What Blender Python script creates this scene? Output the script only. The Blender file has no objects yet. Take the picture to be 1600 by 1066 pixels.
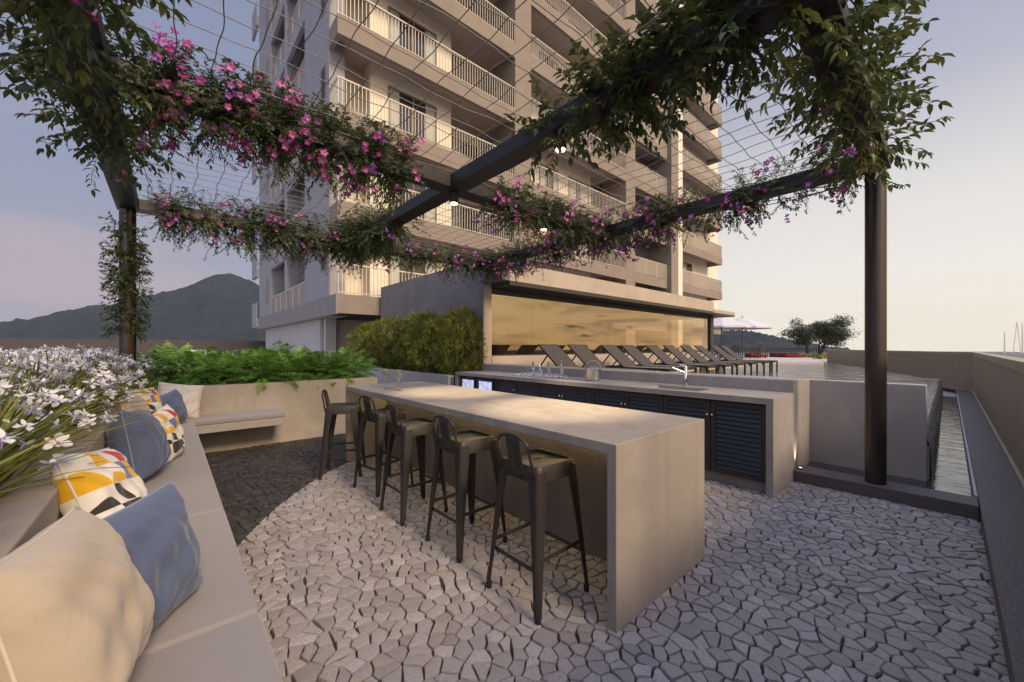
import bpy, bmesh, math, random
import numpy as np
from mathutils import Vector, Matrix, Euler, noise

sc = bpy.context.scene
col = sc.collection
R = math.radians

# ------------------------------------------------------------------ camera
cam_d = bpy.data.cameras.new("camera")
cam = bpy.data.objects.new("camera", cam_d)
col.objects.link(cam)
cam.location = (0, 0, 1.4)
cam.rotation_euler = (R(90), 0, R(-41.58))
cam_d.sensor_width = 36
cam_d.lens = 36 * 605 / 1600
cam_d.shift_y = 10 / 1600
cam_d.clip_start = 0.05
cam_d.clip_end = 6000
cam_d.dof.use_dof = True
cam_d.dof.focus_distance = 4.0
cam_d.dof.aperture_fstop = 3.5
sc.camera = cam

# ------------------------------------------------------------------ sky, sun, exposure
SUN_AZ = math.atan2(0.02, -1.0)      # clockwise from +Y
SUN_EL = R(35)
SUN_DIR = Vector((math.sin(SUN_AZ) * math.cos(SUN_EL), math.cos(SUN_AZ) * math.cos(SUN_EL), math.sin(SUN_EL)))


class NT:
    """small helper for node trees"""
    def __init__(self, tree):
        self.t = tree
        self.n = tree.nodes
        self.l = tree.links

    def new(self, kind, **kw):
        nd = self.n.new(kind)
        for k, v in kw.items():
            if k == 'inp':
                for kk, vv in v.items():
                    self.set(nd, kk, vv)
            else:
                setattr(nd, k, v)
        return nd

    def set(self, nd, key, v):
        s = nd.inputs[key]
        if hasattr(v, 'is_output') or isinstance(v, bpy.types.NodeSocket):
            self.l.new(v, s)
        else:
            if s.type == 'RGBA':
                v = (v, v, v, 1) if isinstance(v, (int, float)) else (tuple(v) + (1,))[:4]
            s.default_value = v

    def math(self, op, a, b=None, c=None, clamp=False):
        nd = self.n.new('ShaderNodeMath')
        nd.operation = op
        nd.use_clamp = clamp
        self.set(nd, 0, a)
        if b is not None: self.set(nd, 1, b)
        if c is not None: self.set(nd, 2, c)
        return nd.outputs[0]

    def vmath(self, op, a, b=None, out=0):
        nd = self.n.new('ShaderNodeVectorMath')
        nd.operation = op
        self.set(nd, 0, a)
        if b is not None: self.set(nd, 1, b)
        return nd.outputs['Value'] if op in ('DOT_PRODUCT', 'LENGTH', 'DISTANCE') else nd.outputs[0]

    def mix(self, fac, a, b, blend='MIX'):
        nd = self.n.new('ShaderNodeMix')
        nd.data_type = 'RGBA'
        nd.blend_type = blend
        self.set(nd, 0, fac)
        self.set(nd, 6, a)
        self.set(nd, 7, b)
        return nd.outputs[2]

    def smooth(self, v, a, b, lo=0.0, hi=1.0):
        nd = self.n.new('ShaderNodeMapRange')
        nd.interpolation_type = 'SMOOTHSTEP'
        self.set(nd, 0, v)
        nd.inputs[1].default_value = a
        nd.inputs[2].default_value = b
        nd.inputs[3].default_value = lo
        nd.inputs[4].default_value = hi
        return nd.outputs[0]

    def noise(self, vec, scale, detail=3, rough=.55, dist=0, out='Fac'):
        nd = self.n.new('ShaderNodeTexNoise')
        if vec is not None: self.l.new(vec, nd.inputs['Vector'])
        nd.inputs['Scale'].default_value = scale
        nd.inputs['Detail'].default_value = detail
        nd.inputs['Roughness'].default_value = rough
        nd.inputs['Distortion'].default_value = dist
        return nd.outputs[out]

    def ramp(self, fac, stops, interp='LINEAR'):
        nd = self.n.new('ShaderNodeValToRGB')
        nd.color_ramp.interpolation = interp
        e = nd.color_ramp.elements
        e[0].position, e[0].color = stops[0][0], tuple(stops[0][1]) + (1,)
        e[1].position, e[1].color = stops[1][0], tuple(stops[1][1]) + (1,)
        for p, c in stops[2:]:
            x = e.new(p)
            x.color = tuple(c) + (1,)
        self.l.new(fac, nd.inputs[0])
        return nd.outputs[0]


def lin(r, g, b):
    return tuple(((c / 255) / 12.92 if c / 255 <= .04045 else ((c / 255 + .055) / 1.055) ** 2.4) for c in (r, g, b))


world = bpy.data.worlds.new("World")
sc.world = world
world.use_nodes = True
W = NT(world.node_tree)
W.n.clear()
w_out = W.new('ShaderNodeOutputWorld')
tc = W.new('ShaderNodeTexCoord')
dirv = W.vmath('NORMALIZE', tc.outputs['Generated'])
sep = W.new('ShaderNodeSeparateXYZ')
W.l.new(dirv, sep.inputs[0])
elev = sep.outputs['Z']
horiz = W.new('ShaderNodeCombineXYZ')
W.l.new(sep.outputs['X'], horiz.inputs['X'])
W.l.new(sep.outputs['Y'], horiz.inputs['Y'])
hdir = W.vmath('NORMALIZE', horiz.outputs[0])
# closeness to the sunset quarter of the horizon
glow_d = Vector((0.62, -0.78, 0)).normalized()
g = W.vmath('DOT_PRODUCT', hdir, tuple(glow_d))
e01 = W.smooth(elev, -0.02, 0.95)
cool = W.ramp(e01, [(0.0, lin(168, 160, 168)), (0.10, lin(154, 155, 170)), (0.3, lin(142, 149, 173)), (0.7, lin(133, 142, 168))])
pale = W.ramp(e01, [(0.0, lin(244, 236, 216)), (0.08, lin(240, 234, 222)), (0.22, lin(224, 220, 215)), (0.45, lin(180, 181, 193)), (0.8, lin(140, 150, 178))])
gold = W.ramp(e01, [(0.0, lin(236, 186, 118)), (0.06, lin(244, 202, 134)), (0.2, lin(226, 194, 146)), (0.5, lin(190, 186, 190)), (0.85, lin(140, 150, 178))])
f1 = W.smooth(g, -0.62, 0.42)
f2 = W.smooth(g, 0.72, 0.93)
base_sky = W.mix(f2, W.mix(f1, cool, pale), gold)
# clouds: long streaks, strongest in the sunset quarter
mp = W.new('ShaderNodeMapping')
mp.inputs['Scale'].default_value = (1.0, 1.0, 5.0)
W.l.new(dirv, mp.inputs['Vector'])
cl = W.noise(mp.outputs[0], 3.6, 6, .6, .5)
cmask = W.smooth(cl, 0.48, 0.66)
puff = W.smooth(W.noise(mp.outputs[0], 9.0, 4, .55, .3), 0.60, 0.72)
cloud_amt = W.math('MULTIPLY', W.math('MAXIMUM', W.math('MULTIPLY', cmask, .55), puff), W.smooth(elev, 0.55, 0.12))
sky1 = W.mix(W.math('MULTIPLY', cloud_amt, f2), base_sky, lin(104, 84, 66))
soft = W.smooth(W.noise(mp.outputs[0], 1.6, 4, .5, .2), 0.46, 0.72)
sky2 = W.mix(W.math('MULTIPLY', W.math('MULTIPLY', soft, W.smooth(elev, 0.5, 0.05)), W.math('SUBTRACT', .75, W.math('MULTIPLY', f1, .66))), sky1, lin(190, 170, 172))
# the lower half of the sphere is land and sea
below = W.smooth(elev, -0.06, -0.01)
sky3 = W.mix(below, lin(96, 92, 98), sky2)
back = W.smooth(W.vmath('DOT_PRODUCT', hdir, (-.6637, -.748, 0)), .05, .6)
sky_fill = W.math('MULTIPLY', W.math('MAXIMUM', W.smooth(elev, 0.66, 0.9), W.math('MULTIPLY', back, .22)), 2.2)  # overhead and rear sky brightened out of view, added as fill light
glowboost = W.math('ADD', W.math('ADD', .84, sky_fill), W.math('MULTIPLY', W.math('MULTIPLY', f2, W.smooth(elev, 0.6, 0.0)), 0.2))
bg = W.new('ShaderNodeBackground')
nish = W.new('ShaderNodeTexSky', sky_type='NISHITA', sun_disc=False, sun_elevation=SUN_EL, sun_rotation=SUN_AZ)
bg2 = W.new('ShaderNodeBackground')
W.l.new(nish.outputs[0], bg2.inputs['Color'])
bg2.inputs['Strength'].default_value = 0.006
W.l.new(sky3, bg.inputs['Color'])
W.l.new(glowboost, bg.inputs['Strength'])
addsh = W.new('ShaderNodeAddShader')
W.l.new(bg.outputs[0], addsh.inputs[0])
W.l.new(bg2.outputs[0], addsh.inputs[1])
W.l.new(addsh.outputs[0], w_out.inputs['Surface'])

sun_d = bpy.data.lights.new("sun", 'SUN')
sun = bpy.data.objects.new("sun", sun_d)
col.objects.link(sun)
sun_d.energy = 3.0
sun_d.angle = R(16)
sun_d.color = (1.0, 0.765, 0.51)
sun.rotation_euler = (-SUN_DIR).to_track_quat('-Z', 'Y').to_euler()
sun.location = (20, -30, 30)

sc.view_settings.view_transform = 'Standard'
sc.view_settings.look = 'None'
sc.view_settings.exposure = 0.34
sc.view_settings.gamma = 1.0

# ------------------------------------------------------------------ materials
MATS = {}


def material(name):
    m = bpy.data.materials.new(name)
    m.use_nodes = True
    t = NT(m.node_tree)
    p = m.node_tree.nodes['Principled BSDF']
    return m, t, p


def obj_coord(t, generated=False):
    c = t.new('ShaderNodeTexCoord')
    return c.outputs['Generated' if generated else 'Object']


def world_coord(t):
    return t.new('ShaderNodeNewGeometry').outputs['Position']


def bump(t, p, h, strength=.3, dist=.01):
    b = t.new('ShaderNodeBump')
    b.inputs['Strength'].default_value = strength
    b.inputs['Distance'].default_value = dist
    t.l.new(h, b.inputs['Height'])
    t.l.new(b.outputs[0], p.inputs['Normal'])
    return b


def concrete(name, c, var=.18, rough=.6, streak=0.0, trowel=.15, spec=.35, fine=0.12):
    m, t, p = material(name)
    v = world_coord(t)
    n1 = t.noise(v, 1.3, 5, .6, .4)
    n2 = t.noise(v, 9, 5, .65, .2)
    n3 = t.noise(v, 160, 2, .5)
    dark = tuple(x * (1 - var) for x in c)
    light = tuple(min(1, x * (1 + var * .8)) for x in c)
    a = t.mix(t.smooth(n1, .3, .7), dark, light)
    a = t.mix(t.math('MULTIPLY', t.smooth(n2, .45, .75), .45), a, tuple(x * .82 for x in c))
    if streak:
        mp = t.new('ShaderNodeMapping')
        mp.inputs['Scale'].default_value = (7, 7, .18)
        t.l.new(v, mp.inputs['Vector'])
        s = t.noise(mp.outputs[0], 1.0, 3, .5)
        a = t.mix(t.math('MULTIPLY', t.smooth(s, .48, .68), streak), a, tuple(x * y for x, y in zip(c, (.74, .73, .80))))
    # tiny pits
    vor = t.new('ShaderNodeTexVoronoi')
    vor.inputs['Scale'].default_value = 26
    t.l.new(v, vor.inputs['Vector'])
    pit = t.math('MULTIPLY', t.smooth(vor.outputs['Distance'], .10, .05), t.smooth(t.noise(v, 6, 2), .55, .62))
    a = t.mix(t.math('MULTIPLY', pit, .5), a, tuple(x * .45 for x in c))
    t.set(p, 'Base Color', a)
    t.set(p, 'Roughness', t.math('ADD', rough - .08, t.math('MULTIPLY', n2, .18)))
    p.inputs['Specular IOR Level'].default_value = spec
    # trowel marks: stretched ridges
    w = t.noise(v, 3.0, 6, .62, 2.2)
    ridge = t.math('ABSOLUTE', t.math('SUBTRACT', w, .5))
    ridge = t.smooth(ridge, 0.0, 0.025)
    h = t.math('ADD', t.math('MULTIPLY', ridge, .5), t.math('ADD', t.math('MULTIPLY', n3, fine), t.math('MULTIPLY', pit, -.8)))
    bump(t, p, h, trowel, .006)
    return m


def metal(name, c, rough=.4, metallic=1.0, var=.12, coat=0.0):
    m, t, p = material(name)
    v = obj_coord(t)
    n = t.noise(v, 5, 4, .6)
    t.set(p, 'Base Color', t.mix(n, tuple(x * (1 - var) for x in c), tuple(min(1, x * (1 + var)) for x in c)))
    p.inputs['Metallic'].default_value = metallic
    t.set(p, 'Roughness', t.math('ADD', rough - .07, t.math('MULTIPLY', t.noise(v, 22, 3, .6), .14)))
    p.inputs['Coat Weight'].default_value = coat
    return m


def plain(name, c, rough=.6, var=.08, scale=4, spec=.4, metallic=0, bmp=0.0):
    m, t, p = material(name)
    v = world_coord(t)
    n = t.noise(v, scale, 4, .6)
    t.set(p, 'Base Color', t.mix(n, tuple(x * (1 - var) for x in c), tuple(min(1, x * (1 + var)) for x in c)))
    p.inputs['Roughness'].default_value = rough
    p.inputs['Specular IOR Level'].default_value = spec
    p.inputs['Metallic'].default_value = metallic
    if bmp:
        bump(t, p, t.noise(v, 120, 3, .6), bmp, .003)
    return m


def fabric(name, c, weave=420, var=.08, wr=.25):
    m, t, p = material(name)
    v = obj_coord(t)
    a = t.new('ShaderNodeTexWave', bands_direction='X')
    a.inputs['Scale'].default_value = weave / 6
    b = t.new('ShaderNodeTexWave', bands_direction='Y')
    b.inputs['Scale'].default_value = weave / 6
    t.l.new(v, a.inputs['Vector'])
    t.l.new(v, b.inputs['Vector'])
    w = t.math('ADD', a.outputs['Fac'], b.outputs['Fac'])
    n = t.noise(v, 7, 4, .6)
    n2 = t.noise(v, 60, 3, .6)
    colr = t.mix(n, tuple(x * (1 - var) for x in c), tuple(min(1, x * (1 + var)) for x in c))
    colr = t.mix(t.math('MULTIPLY', n2, .35), colr, tuple(x * .75 for x in c))
    t.set(p, 'Base Color', colr)
    p.inputs['Roughness'].default_value = .9
    p.inputs['Specular IOR Level'].default_value = .15
    p.inputs['Sheen Weight'].default_value = .25
    wrk = t.noise(v, 5.5, 4, .55, 1.2)
    h = t.math('ADD', t.math('MULTIPLY', w, .012), t.math('MULTIPLY', wrk, 1.6))
    bump(t, p, h, wr, .012)
    return m


def leafmat(name, c1, c2, c3, trans=.25, rough=.45):
    m, t, p = material(name)
    at = t.new('ShaderNodeAttribute', attribute_name='tint')
    f = at.outputs['Fac']
    a = t.ramp(f, [(0.0, c1), (0.6, c2), (1.0, c3)])
    t.set(p, 'Base Color', a)
    p.inputs['Roughness'].default_value = rough
    p.inputs['Specular IOR Level'].default_value = .4
    tr = t.new('ShaderNodeBsdfTranslucent')
    t.set(tr, 'Color', t.mix(.5, a, c3))
    mx = t.new('ShaderNodeMixShader')
    mx.inputs[0].default_value = trans
    t.l.new(p.outputs[0], mx.inputs[1])
    t.l.new(tr.outputs[0], mx.inputs[2])
    t.l.new(mx.outputs[0], t.n['Material Output'].inputs['Surface'])
    return m


def attr_flower(name, stops, trans=.3):
    m, t, p = material(name)
    at = t.new('ShaderNodeAttribute', attribute_name='tint')
    a = t.ramp(at.outputs['Fac'], stops)
    t.set(p, 'Base Color', a)
    p.inputs['Roughness'].default_value = .55
    tr = t.new('ShaderNodeBsdfTranslucent')
    t.set(tr, 'Color', a)
    mx = t.new('ShaderNodeMixShader')
    mx.inputs[0].default_value = trans
    t.l.new(p.outputs[0], mx.inputs[1])
    t.l.new(tr.outputs[0], mx.inputs[2])
    t.l.new(mx.outputs[0], t.n['Material Output'].inputs['Surface'])
    return m


def emit(name, c, s):
    m, t, p = material(name)
    p.inputs['Base Color'].default_value = c + (1,)
    p.inputs['Emission Color'].default_value = c + (1,)
    p.inputs['Emission Strength'].default_value = s
    return m


def glass(name, tint=(1, 1, 1), refl=.12, rough=0.0, power=None):
    """thin pane: see-through tint plus a mirror layer"""
    m, t, p = material(name)
    tr = t.new('ShaderNodeBsdfTransparent')
    tr.inputs['Color'].default_value = tint + (1,)
    gl = t.new('ShaderNodeBsdfGlossy')
    gl.inputs['Roughness'].default_value = rough
    gl.inputs['Color'].default_value = (.86, .83, .78, 1)
    lw = t.new('ShaderNodeLayerWeight')
    lw.inputs['Blend'].default_value = power or .35
    f = t.math('ADD', refl, t.math('MULTIPLY', lw.outputs['Fresnel'], 1 - refl), clamp=True)
    mx = t.new('ShaderNodeMixShader')
    t.l.new(f, mx.inputs[0])
    t.l.new(tr.outputs[0], mx.inputs[1])
    t.l.new(gl.outputs[0], mx.inputs[2])
    t.l.new(mx.outputs[0], t.n['Material Output'].inputs['Surface'])
    return m


def cobble_mat(name):
    m, t, p = material(name)
    v = world_coord(t)
    # slow bend of the rows so the stones run in loose arcs
    nb = t.noise(v, .55, 2, .5, 0, 'Color')
    off = t.vmath('SUBTRACT', nb, (.5, .5, .5))
    sc_ = t.new('ShaderNodeVectorMath', operation='SCALE')
    t.l.new(off, sc_.inputs[0])
    sc_.inputs['Scale'].default_value = .9
    v2 = t.vmath('ADD', v, sc_.outputs[0])
    nj = t.noise(v, 26, 3, .6, 0, 'Color')
    off2 = t.vmath('SUBTRACT', nj, (.5, .5, .5))
    sc2 = t.new('ShaderNodeVectorMath', operation='SCALE')
    t.l.new(off2, sc2.inputs[0])
    sc2.inputs['Scale'].default_value = .022
    v3 = t.vmath('ADD', v2, sc2.outputs[0])
    mp = t.new('ShaderNodeMapping')
    mp.inputs['Rotation'].default_value = (0, 0, R(-25))
    mp.inputs['Scale'].default_value = (10.6, 14.2, 0)
    t.l.new(v3, mp.inputs['Vector'])
    e = t.new('ShaderNodeTexVoronoi', voronoi_dimensions='2D', feature='DISTANCE_TO_EDGE')
    e.inputs['Scale'].default_value = 1
    e.inputs['Randomness'].default_value = .92
    t.l.new(mp.outputs[0], e.inputs['Vector'])
    f = t.new('ShaderNodeTexVoronoi', voronoi_dimensions='2D', feature='F1')
    f.inputs['Scale'].default_value = 1
    f.inputs['Randomness'].default_value = .92
    t.l.new(mp.outputs[0], f.inputs['Vector'])
    sepc = t.new('ShaderNodeSeparateColor')
    t.l.new(f.outputs['Color'], sepc.inputs[0])
    rnd = sepc.outputs['Red']
    rnd2 = sepc.outputs['Green']
    d = e.outputs['Distance']
    jn = t.noise(v, 9, 3, .6)
    dd = t.math('SUBTRACT', d, t.math('MULTIPLY', jn, .07))
    joint = t.smooth(dd, -.012, .030, 1, 0)
    # round pale field inside the dark paving
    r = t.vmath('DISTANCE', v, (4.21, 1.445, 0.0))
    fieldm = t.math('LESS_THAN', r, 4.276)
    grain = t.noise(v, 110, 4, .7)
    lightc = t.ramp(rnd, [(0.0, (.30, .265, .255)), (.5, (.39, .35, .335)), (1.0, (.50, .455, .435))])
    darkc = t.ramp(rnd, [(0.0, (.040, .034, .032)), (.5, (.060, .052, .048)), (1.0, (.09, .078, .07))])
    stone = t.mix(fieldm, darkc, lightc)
    stone = t.mix(t.math('MULTIPLY', t.smooth(grain, .42, .7), .42), stone, t.mix(fieldm, (.02, .018, .018), (.17, .15, .15)))
    big = t.noise(v, .8, 3, .5)
    stone = t.mix(t.math('MULTIPLY', t.smooth(big, .45, .7), .25), stone, t.mix(fieldm, (.05, .04, .035), (.30, .26, .24)))
    jc = t.mix(fieldm, (.014, .012, .011), (.070, .054, .048))
    edge = t.smooth(dd, .0, .10, 1, 0)
    jc2 = t.mix(t.math('MULTIPLY', t.smooth(t.noise(v, 40, 2), .5, .7), .5), jc, t.mix(fieldm, (.02, .017, .016), (.13, .11, .10)))
    t.set(p, 'Base Color', t.mix(joint, stone, jc2))
    t.set(p, 'Roughness', t.math('ADD', .52, t.math('MULTIPLY', joint, .35)))
    p.inputs['Specular IOR Level'].default_value = .45
    dome = t.math('POWER', t.smooth(dd, .0, .22), .5)
    tilt = t.math('MULTIPLY', rnd2, .25)
    h = t.math('ADD', dome, t.math('ADD', tilt, t.math('MULTIPLY', grain, .22)))
    bump(t, p, h, .9, .012)
    return m


def water_mat(name, deep, scale, strength, stretch=(1, 1, 1), rot=0, gloss=.02, dist=.12):
    m, t, p = material(name)
    v = world_coord(t)
    mp = t.new('ShaderNodeCombineXYZ')
    t.l.new(t.math('MULTIPLY', t.vmath('DOT_PRODUCT', v, (math.cos(rot), math.sin(rot), 0)), stretch[0]), mp.inputs[0])
    t.l.new(t.math('MULTIPLY', t.vmath('DOT_PRODUCT', v, (-math.sin(rot), math.cos(rot), 0)), stretch[1]), mp.inputs[1])
    t.l.new(t.math('MULTIPLY', t.vmath('DOT_PRODUCT', v, (0, 0, 1)), stretch[2]), mp.inputs[2])
    n = t.noise(mp.outputs[0], scale, 3, .5, .8)
    n2 = t.noise(mp.outputs[0], scale * 3.1, 2, .5, .5)
    h = t.math('ADD', n, t.math('MULTIPLY', n2, .25))
    p.inputs['Base Color'].default_value = deep + (1,)
    p.inputs['Roughness'].default_value = gloss
    p.inputs['IOR'].default_value = 1.33
    p.inputs['Specular IOR Level'].default_value = 1.0
    bump(t, p, h, strength, dist)
    return m


def geo_print(name):
    """cushion print: cells with squares, quarter discs and lens shapes (lies in the cushion's own u,v map)"""
    m, t, p = material(name)
    uv = t.new('ShaderNodeUVMap')
    sv = t.new('ShaderNodeVectorMath', operation='SCALE')
    t.l.new(uv.outputs[0], sv.inputs[0])
    sv.inputs['Scale'].default_value = 5.0
    fl = t.vmath('FLOOR', sv.outputs[0])
    fr = t.vmath('FRACTION', sv.outputs[0])
    wn = t.new('ShaderNodeTexWhiteNoise', noise_dimensions='2D')
    t.l.new(fl, wn.inputs['Vector'])
    wn2 = t.new('ShaderNodeTexWhiteNoise', noise_dimensions='2D')
    t.l.new(t.vmath('ADD', fl, (17.3, 5.1, 0)), wn2.inputs['Vector'])
    s = t.new('ShaderNodeSeparateXYZ')
    t.l.new(fr, s.inputs[0])
    q1 = t.math('LESS_THAN', t.vmath('LENGTH', fr), .98)
    q2 = t.math('LESS_THAN', t.vmath('DISTANCE', fr, (1, 1, 0)), .98)
    lens = t.math('MULTIPLY', q1, q2)
    half = t.math('LESS_THAN', t.vmath('DISTANCE', fr, (.5, 0, 0)), .5)
    r2 = wn2.outputs['Value']
    shape = t.mix(t.math('LESS_THAN', r2, .28), t.mix(t.math('LESS_THAN', r2, .52), t.mix(t.math('LESS_THAN', r2, .78), q1, half), lens), 1.0)
    cr = t.ramp(wn.outputs['Value'], [(0, (.74, .69, .60)), (.30, (.72, .40, .02)), (.52, (.045, .04, .04)), (.66, (.52, .025, .03)), (.78, (.12, .17, .38)), (.88, (.74, .69, .60))], 'CONSTANT')
    cc = t.mix(shape, (.76, .71, .63), cr)
    t.set(p, 'Base Color', cc)
    p.inputs['Roughness'].default_value = .88
    p.inputs['Sheen Weight'].default_value = .2
    p.inputs['Specular IOR Level'].default_value = .15
    v = obj_coord(t)
    bump(t, p, t.math('ADD', t.noise(v, 6, 4, .55, 1.0), t.math('MULTIPLY', t.noise(v, 300, 2), .06)), .25, .012)
    return m


M = {}
M['table_conc'] = concrete('table concrete', (.33, .288, .248), .12, .55, .55, .30, .4)
M['panel_conc'] = concrete('table panel render', (.25, .215, .18), .2, .7, .25, .8, .3, .5)
M['counter_conc'] = concrete('counter concrete', (.34, .305, .285), .12, .5, .4, .10, .4)
M['pool_conc'] = concrete('pool wall stone', (.42, .385, .36), .12, .6, 0, .15, .3, .6)
M['planter_conc'] = concrete('planter render', (.41, .35, .285), .14, .75, .2, .30, .25)
M['bench_conc'] = concrete('bench concrete', (.32, .285, .265), .12, .7, 0, .1, .25)
M['bed_wall'] = concrete('bed wall plaster', (.42, .40, .40), .08, .7, 0, .08, .25)
M['lobby_side'] = concrete('lobby dark plaster', (.20, .185, .19), .14, .7, 0, .06, .25)
M['lobby_fascia'] = concrete('lobby plaster', (.44, .37, .30), .10, .7, .15, .1, .25)
M['granite'] = None
m_, t_, p_ = material('dark granite kerb')
v_ = world_coord(t_)
t_.set(p_, 'Base Color', t_.ramp(t_.noise(v_, 190, 3, .75), [(.30, (.03, .025, .028)), (.52, (.105, .082, .080)), (.72, (.27, .235, .235))]))
p_.inputs['Roughness'].default_value = .6
bump(t_, p_, t_.noise(v_, 150, 3, .6), .35, .004)
M['granite'] = m_
M['cobble'] = cobble_mat('portuguese cobbles')
m_, t_, p_ = material('hand cut setts')
v_ = world_coord(t_)
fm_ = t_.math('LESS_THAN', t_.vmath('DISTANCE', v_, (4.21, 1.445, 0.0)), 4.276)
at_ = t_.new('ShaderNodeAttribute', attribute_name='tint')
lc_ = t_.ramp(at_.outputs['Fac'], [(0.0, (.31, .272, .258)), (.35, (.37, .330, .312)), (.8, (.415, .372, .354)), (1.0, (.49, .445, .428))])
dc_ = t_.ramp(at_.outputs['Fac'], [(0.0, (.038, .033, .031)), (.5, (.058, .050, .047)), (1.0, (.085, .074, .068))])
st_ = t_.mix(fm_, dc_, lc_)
gr_ = t_.noise(v_, 150, 4, .72)
gr2_ = t_.noise(v_, 48, 4, .65)
st_ = t_.mix(t_.math('MULTIPLY', t_.smooth(gr_, .40, .68), .55), st_, t_.mix(fm_, (.018, .016, .016), (.17, .148, .142)))
st_ = t_.mix(t_.math('MULTIPLY', t_.smooth(t_.noise(v_, .9, 4, .6), .48, .72), .30), st_, t_.mix(fm_, (.05, .04, .035), (.24, .205, .185)))
t_.set(p_, 'Base Color', st_)
t_.set(p_, 'Roughness', t_.math('ADD', .50, t_.math('MULTIPLY', gr2_, .25)))
p_.inputs['Specular IOR Level'].default_value = .4
bump(t_, p_, t_.math('ADD', t_.math('MULTIPLY', gr_, .8), gr2_), .9, .006)
M['sett'] = m_
m_, t_, p_ = material('joint sand')
v_ = world_coord(t_)
fm_ = t_.math('LESS_THAN', t_.vmath('DISTANCE', v_, (4.21, 1.445, 0.0)), 4.276)
t_.set(p_, 'Base Color', t_.mix(t_.noise(v_, 30, 4, .7), (.012, .010, .009), t_.mix(fm_, (.03, .026, .024), (.060, .047, .042))))
p_.inputs['Roughness'].default_value = .95
bump(t_, p_, t_.noise(v_, 200, 3, .6), .5, .004)
M['joint_sand'] = m_
M['post_metal'] = metal('bronze pergola steel', (.075, .062, .055), .30, .85, .1)
M['beam_metal'] = metal('painted pergola steel', (.030, .027, .028), .45, .35, .1)
M['wire'] = plain('galvanised wire', (.20, .18, .16), .5, .1, 8, .5)
M['stool_metal'] = metal('gunmetal stool', (.042, .036, .034), .48, .35, .15)
M['rubber'] = plain('black rubber', (.02, .02, .02), .7)
M['door_dark'] = plain('dark brown cabinet', (.045, .036, .030), .45, .1, 6, .4)
M['louver'] = plain('slate blue louvre', (.030, .033, .043), .42, .1, 6, .5)
M['cavity'] = plain('cabinet cavity', (.008, .007, .007), .9)
M['steel'] = metal('brushed steel', (.62, .60, .57), .22, 1, .06)
M['chrome'] = metal('chrome', (.75, .75, .75), .08, 1, .03)
M['sink'] = metal('sink steel', (.30, .30, .31), .3, 1, .05)
M['cushion_pad'] = fabric('grey seat linen', (.275, .248, .237), 420, .05, .12)
M['beige_linen'] = fabric('beige linen', (.47, .39, .30), 420, .08, .4)
M['blue_linen'] = fabric('blue linen', (.095, .122, .205), 420, .08, .35)
M['white_linen'] = fabric('cream linen', (.66, .60, .53), 420, .05, .3)
M['print'] = geo_print('geometric print')
M['pipe_blue'] = plain('blue piping', (.20, .25, .36), .8)
M['pipe_beige'] = plain('beige piping', (.62, .53, .42), .8)
M['pipe_white'] = plain('white piping', (.72, .66, .58), .8)
M['mesh_fab'] = fabric('brown sling fabric', (.06, .047, .041), 600, .08, .1)
M['lounge_frame'] = plain('dark aluminium', (.022, .019, .018), .4, .1, 6, .5)
M['lounge_wood'] = plain('pale end caps', (.55, .45, .33), .6)
M['tower_warm'] = concrete('tower warm render', (.255, .212, .178), .07, .75, 0, .05, .2)
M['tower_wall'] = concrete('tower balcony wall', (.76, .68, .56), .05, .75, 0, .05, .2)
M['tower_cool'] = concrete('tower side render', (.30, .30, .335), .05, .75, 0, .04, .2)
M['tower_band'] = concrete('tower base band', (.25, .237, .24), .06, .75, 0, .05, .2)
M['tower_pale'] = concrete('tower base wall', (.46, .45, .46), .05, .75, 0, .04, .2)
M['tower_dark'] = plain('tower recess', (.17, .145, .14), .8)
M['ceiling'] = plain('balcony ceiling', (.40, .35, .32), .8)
M['rail'] = plain('champagne railing', (.56, .50, .42), .45, .06, 4, .5)
M['win_frame'] = plain('bronze window frame', (.20, .16, .115), .5, .06, 4, .5)
M['curtain'] = plain('white curtain', (.75, .70, .64), .8)
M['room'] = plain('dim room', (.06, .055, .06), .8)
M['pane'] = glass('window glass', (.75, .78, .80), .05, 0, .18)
M['frost'] = None
m_, t_, p_ = material('frosted railing glass')
p_.inputs['Base Color'].default_value = (.40, .35, .30, 1)
p_.inputs['Roughness'].default_value = .35
tr_ = t_.new('ShaderNodeBsdfTransparent')
tr_.inputs['Color'].default_value = (.75, .72, .68, 1)
mx_ = t_.new('ShaderNodeMixShader')
mx_.inputs[0].default_value = .62
t_.l.new(tr_.outputs[0], mx_.inputs[1])
t_.l.new(p_.outputs[0], mx_.inputs[2])
t_.l.new(mx_.outputs[0], t_.n['Material Output'].inputs['Surface'])
M['frost'] = m_
M['fridge_glass'] = glass('fridge glass', (.85, .88, .92), .04)
M['lobby_glass'] = glass('lobby glass', (.62, .56, .45), .40)
M['lobby_floor'] = plain('lobby floor', (.30, .26, .21), .4)
M['lobby_in'] = plain('lobby interior', (.42, .33, .22), .7)
M['lobby_pale'] = plain('lobby pale wall', (.62, .54, .42), .7)  # pale finish of the inner columns
M['dark_steel'] = plain('dark steel', (.035, .033, .035), .45, .1, 6, .5)
M['parapet'] = plain('taupe cladding', (.34, .285, .225), .55, .05, 2, .4)
M['fence_dark'] = plain('dark fence', (.060, .052, .052), .8)
M['white_paint'] = plain('white paint', (.75, .74, .72), .5)
M['deck_white'] = plain('pale sundeck', (.50, .46, .46), .7)
M['umb_cloth'] = plain('lilac white canvas', (.60, .60, .66), .85)
M['red_fabric'] = plain('dark red fabric', (.15, .012, .018), .85)
M['soil'] = plain('planting soil', (.035, .026, .018), .95, .3, 20, .1, 0, .5)
M['ground'] = plain('distant ground', (.12, .115, .11), .9, .2, .02)
M['pool_tile'] = plain('pool tile', (.12, .14, .13), .4)
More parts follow.
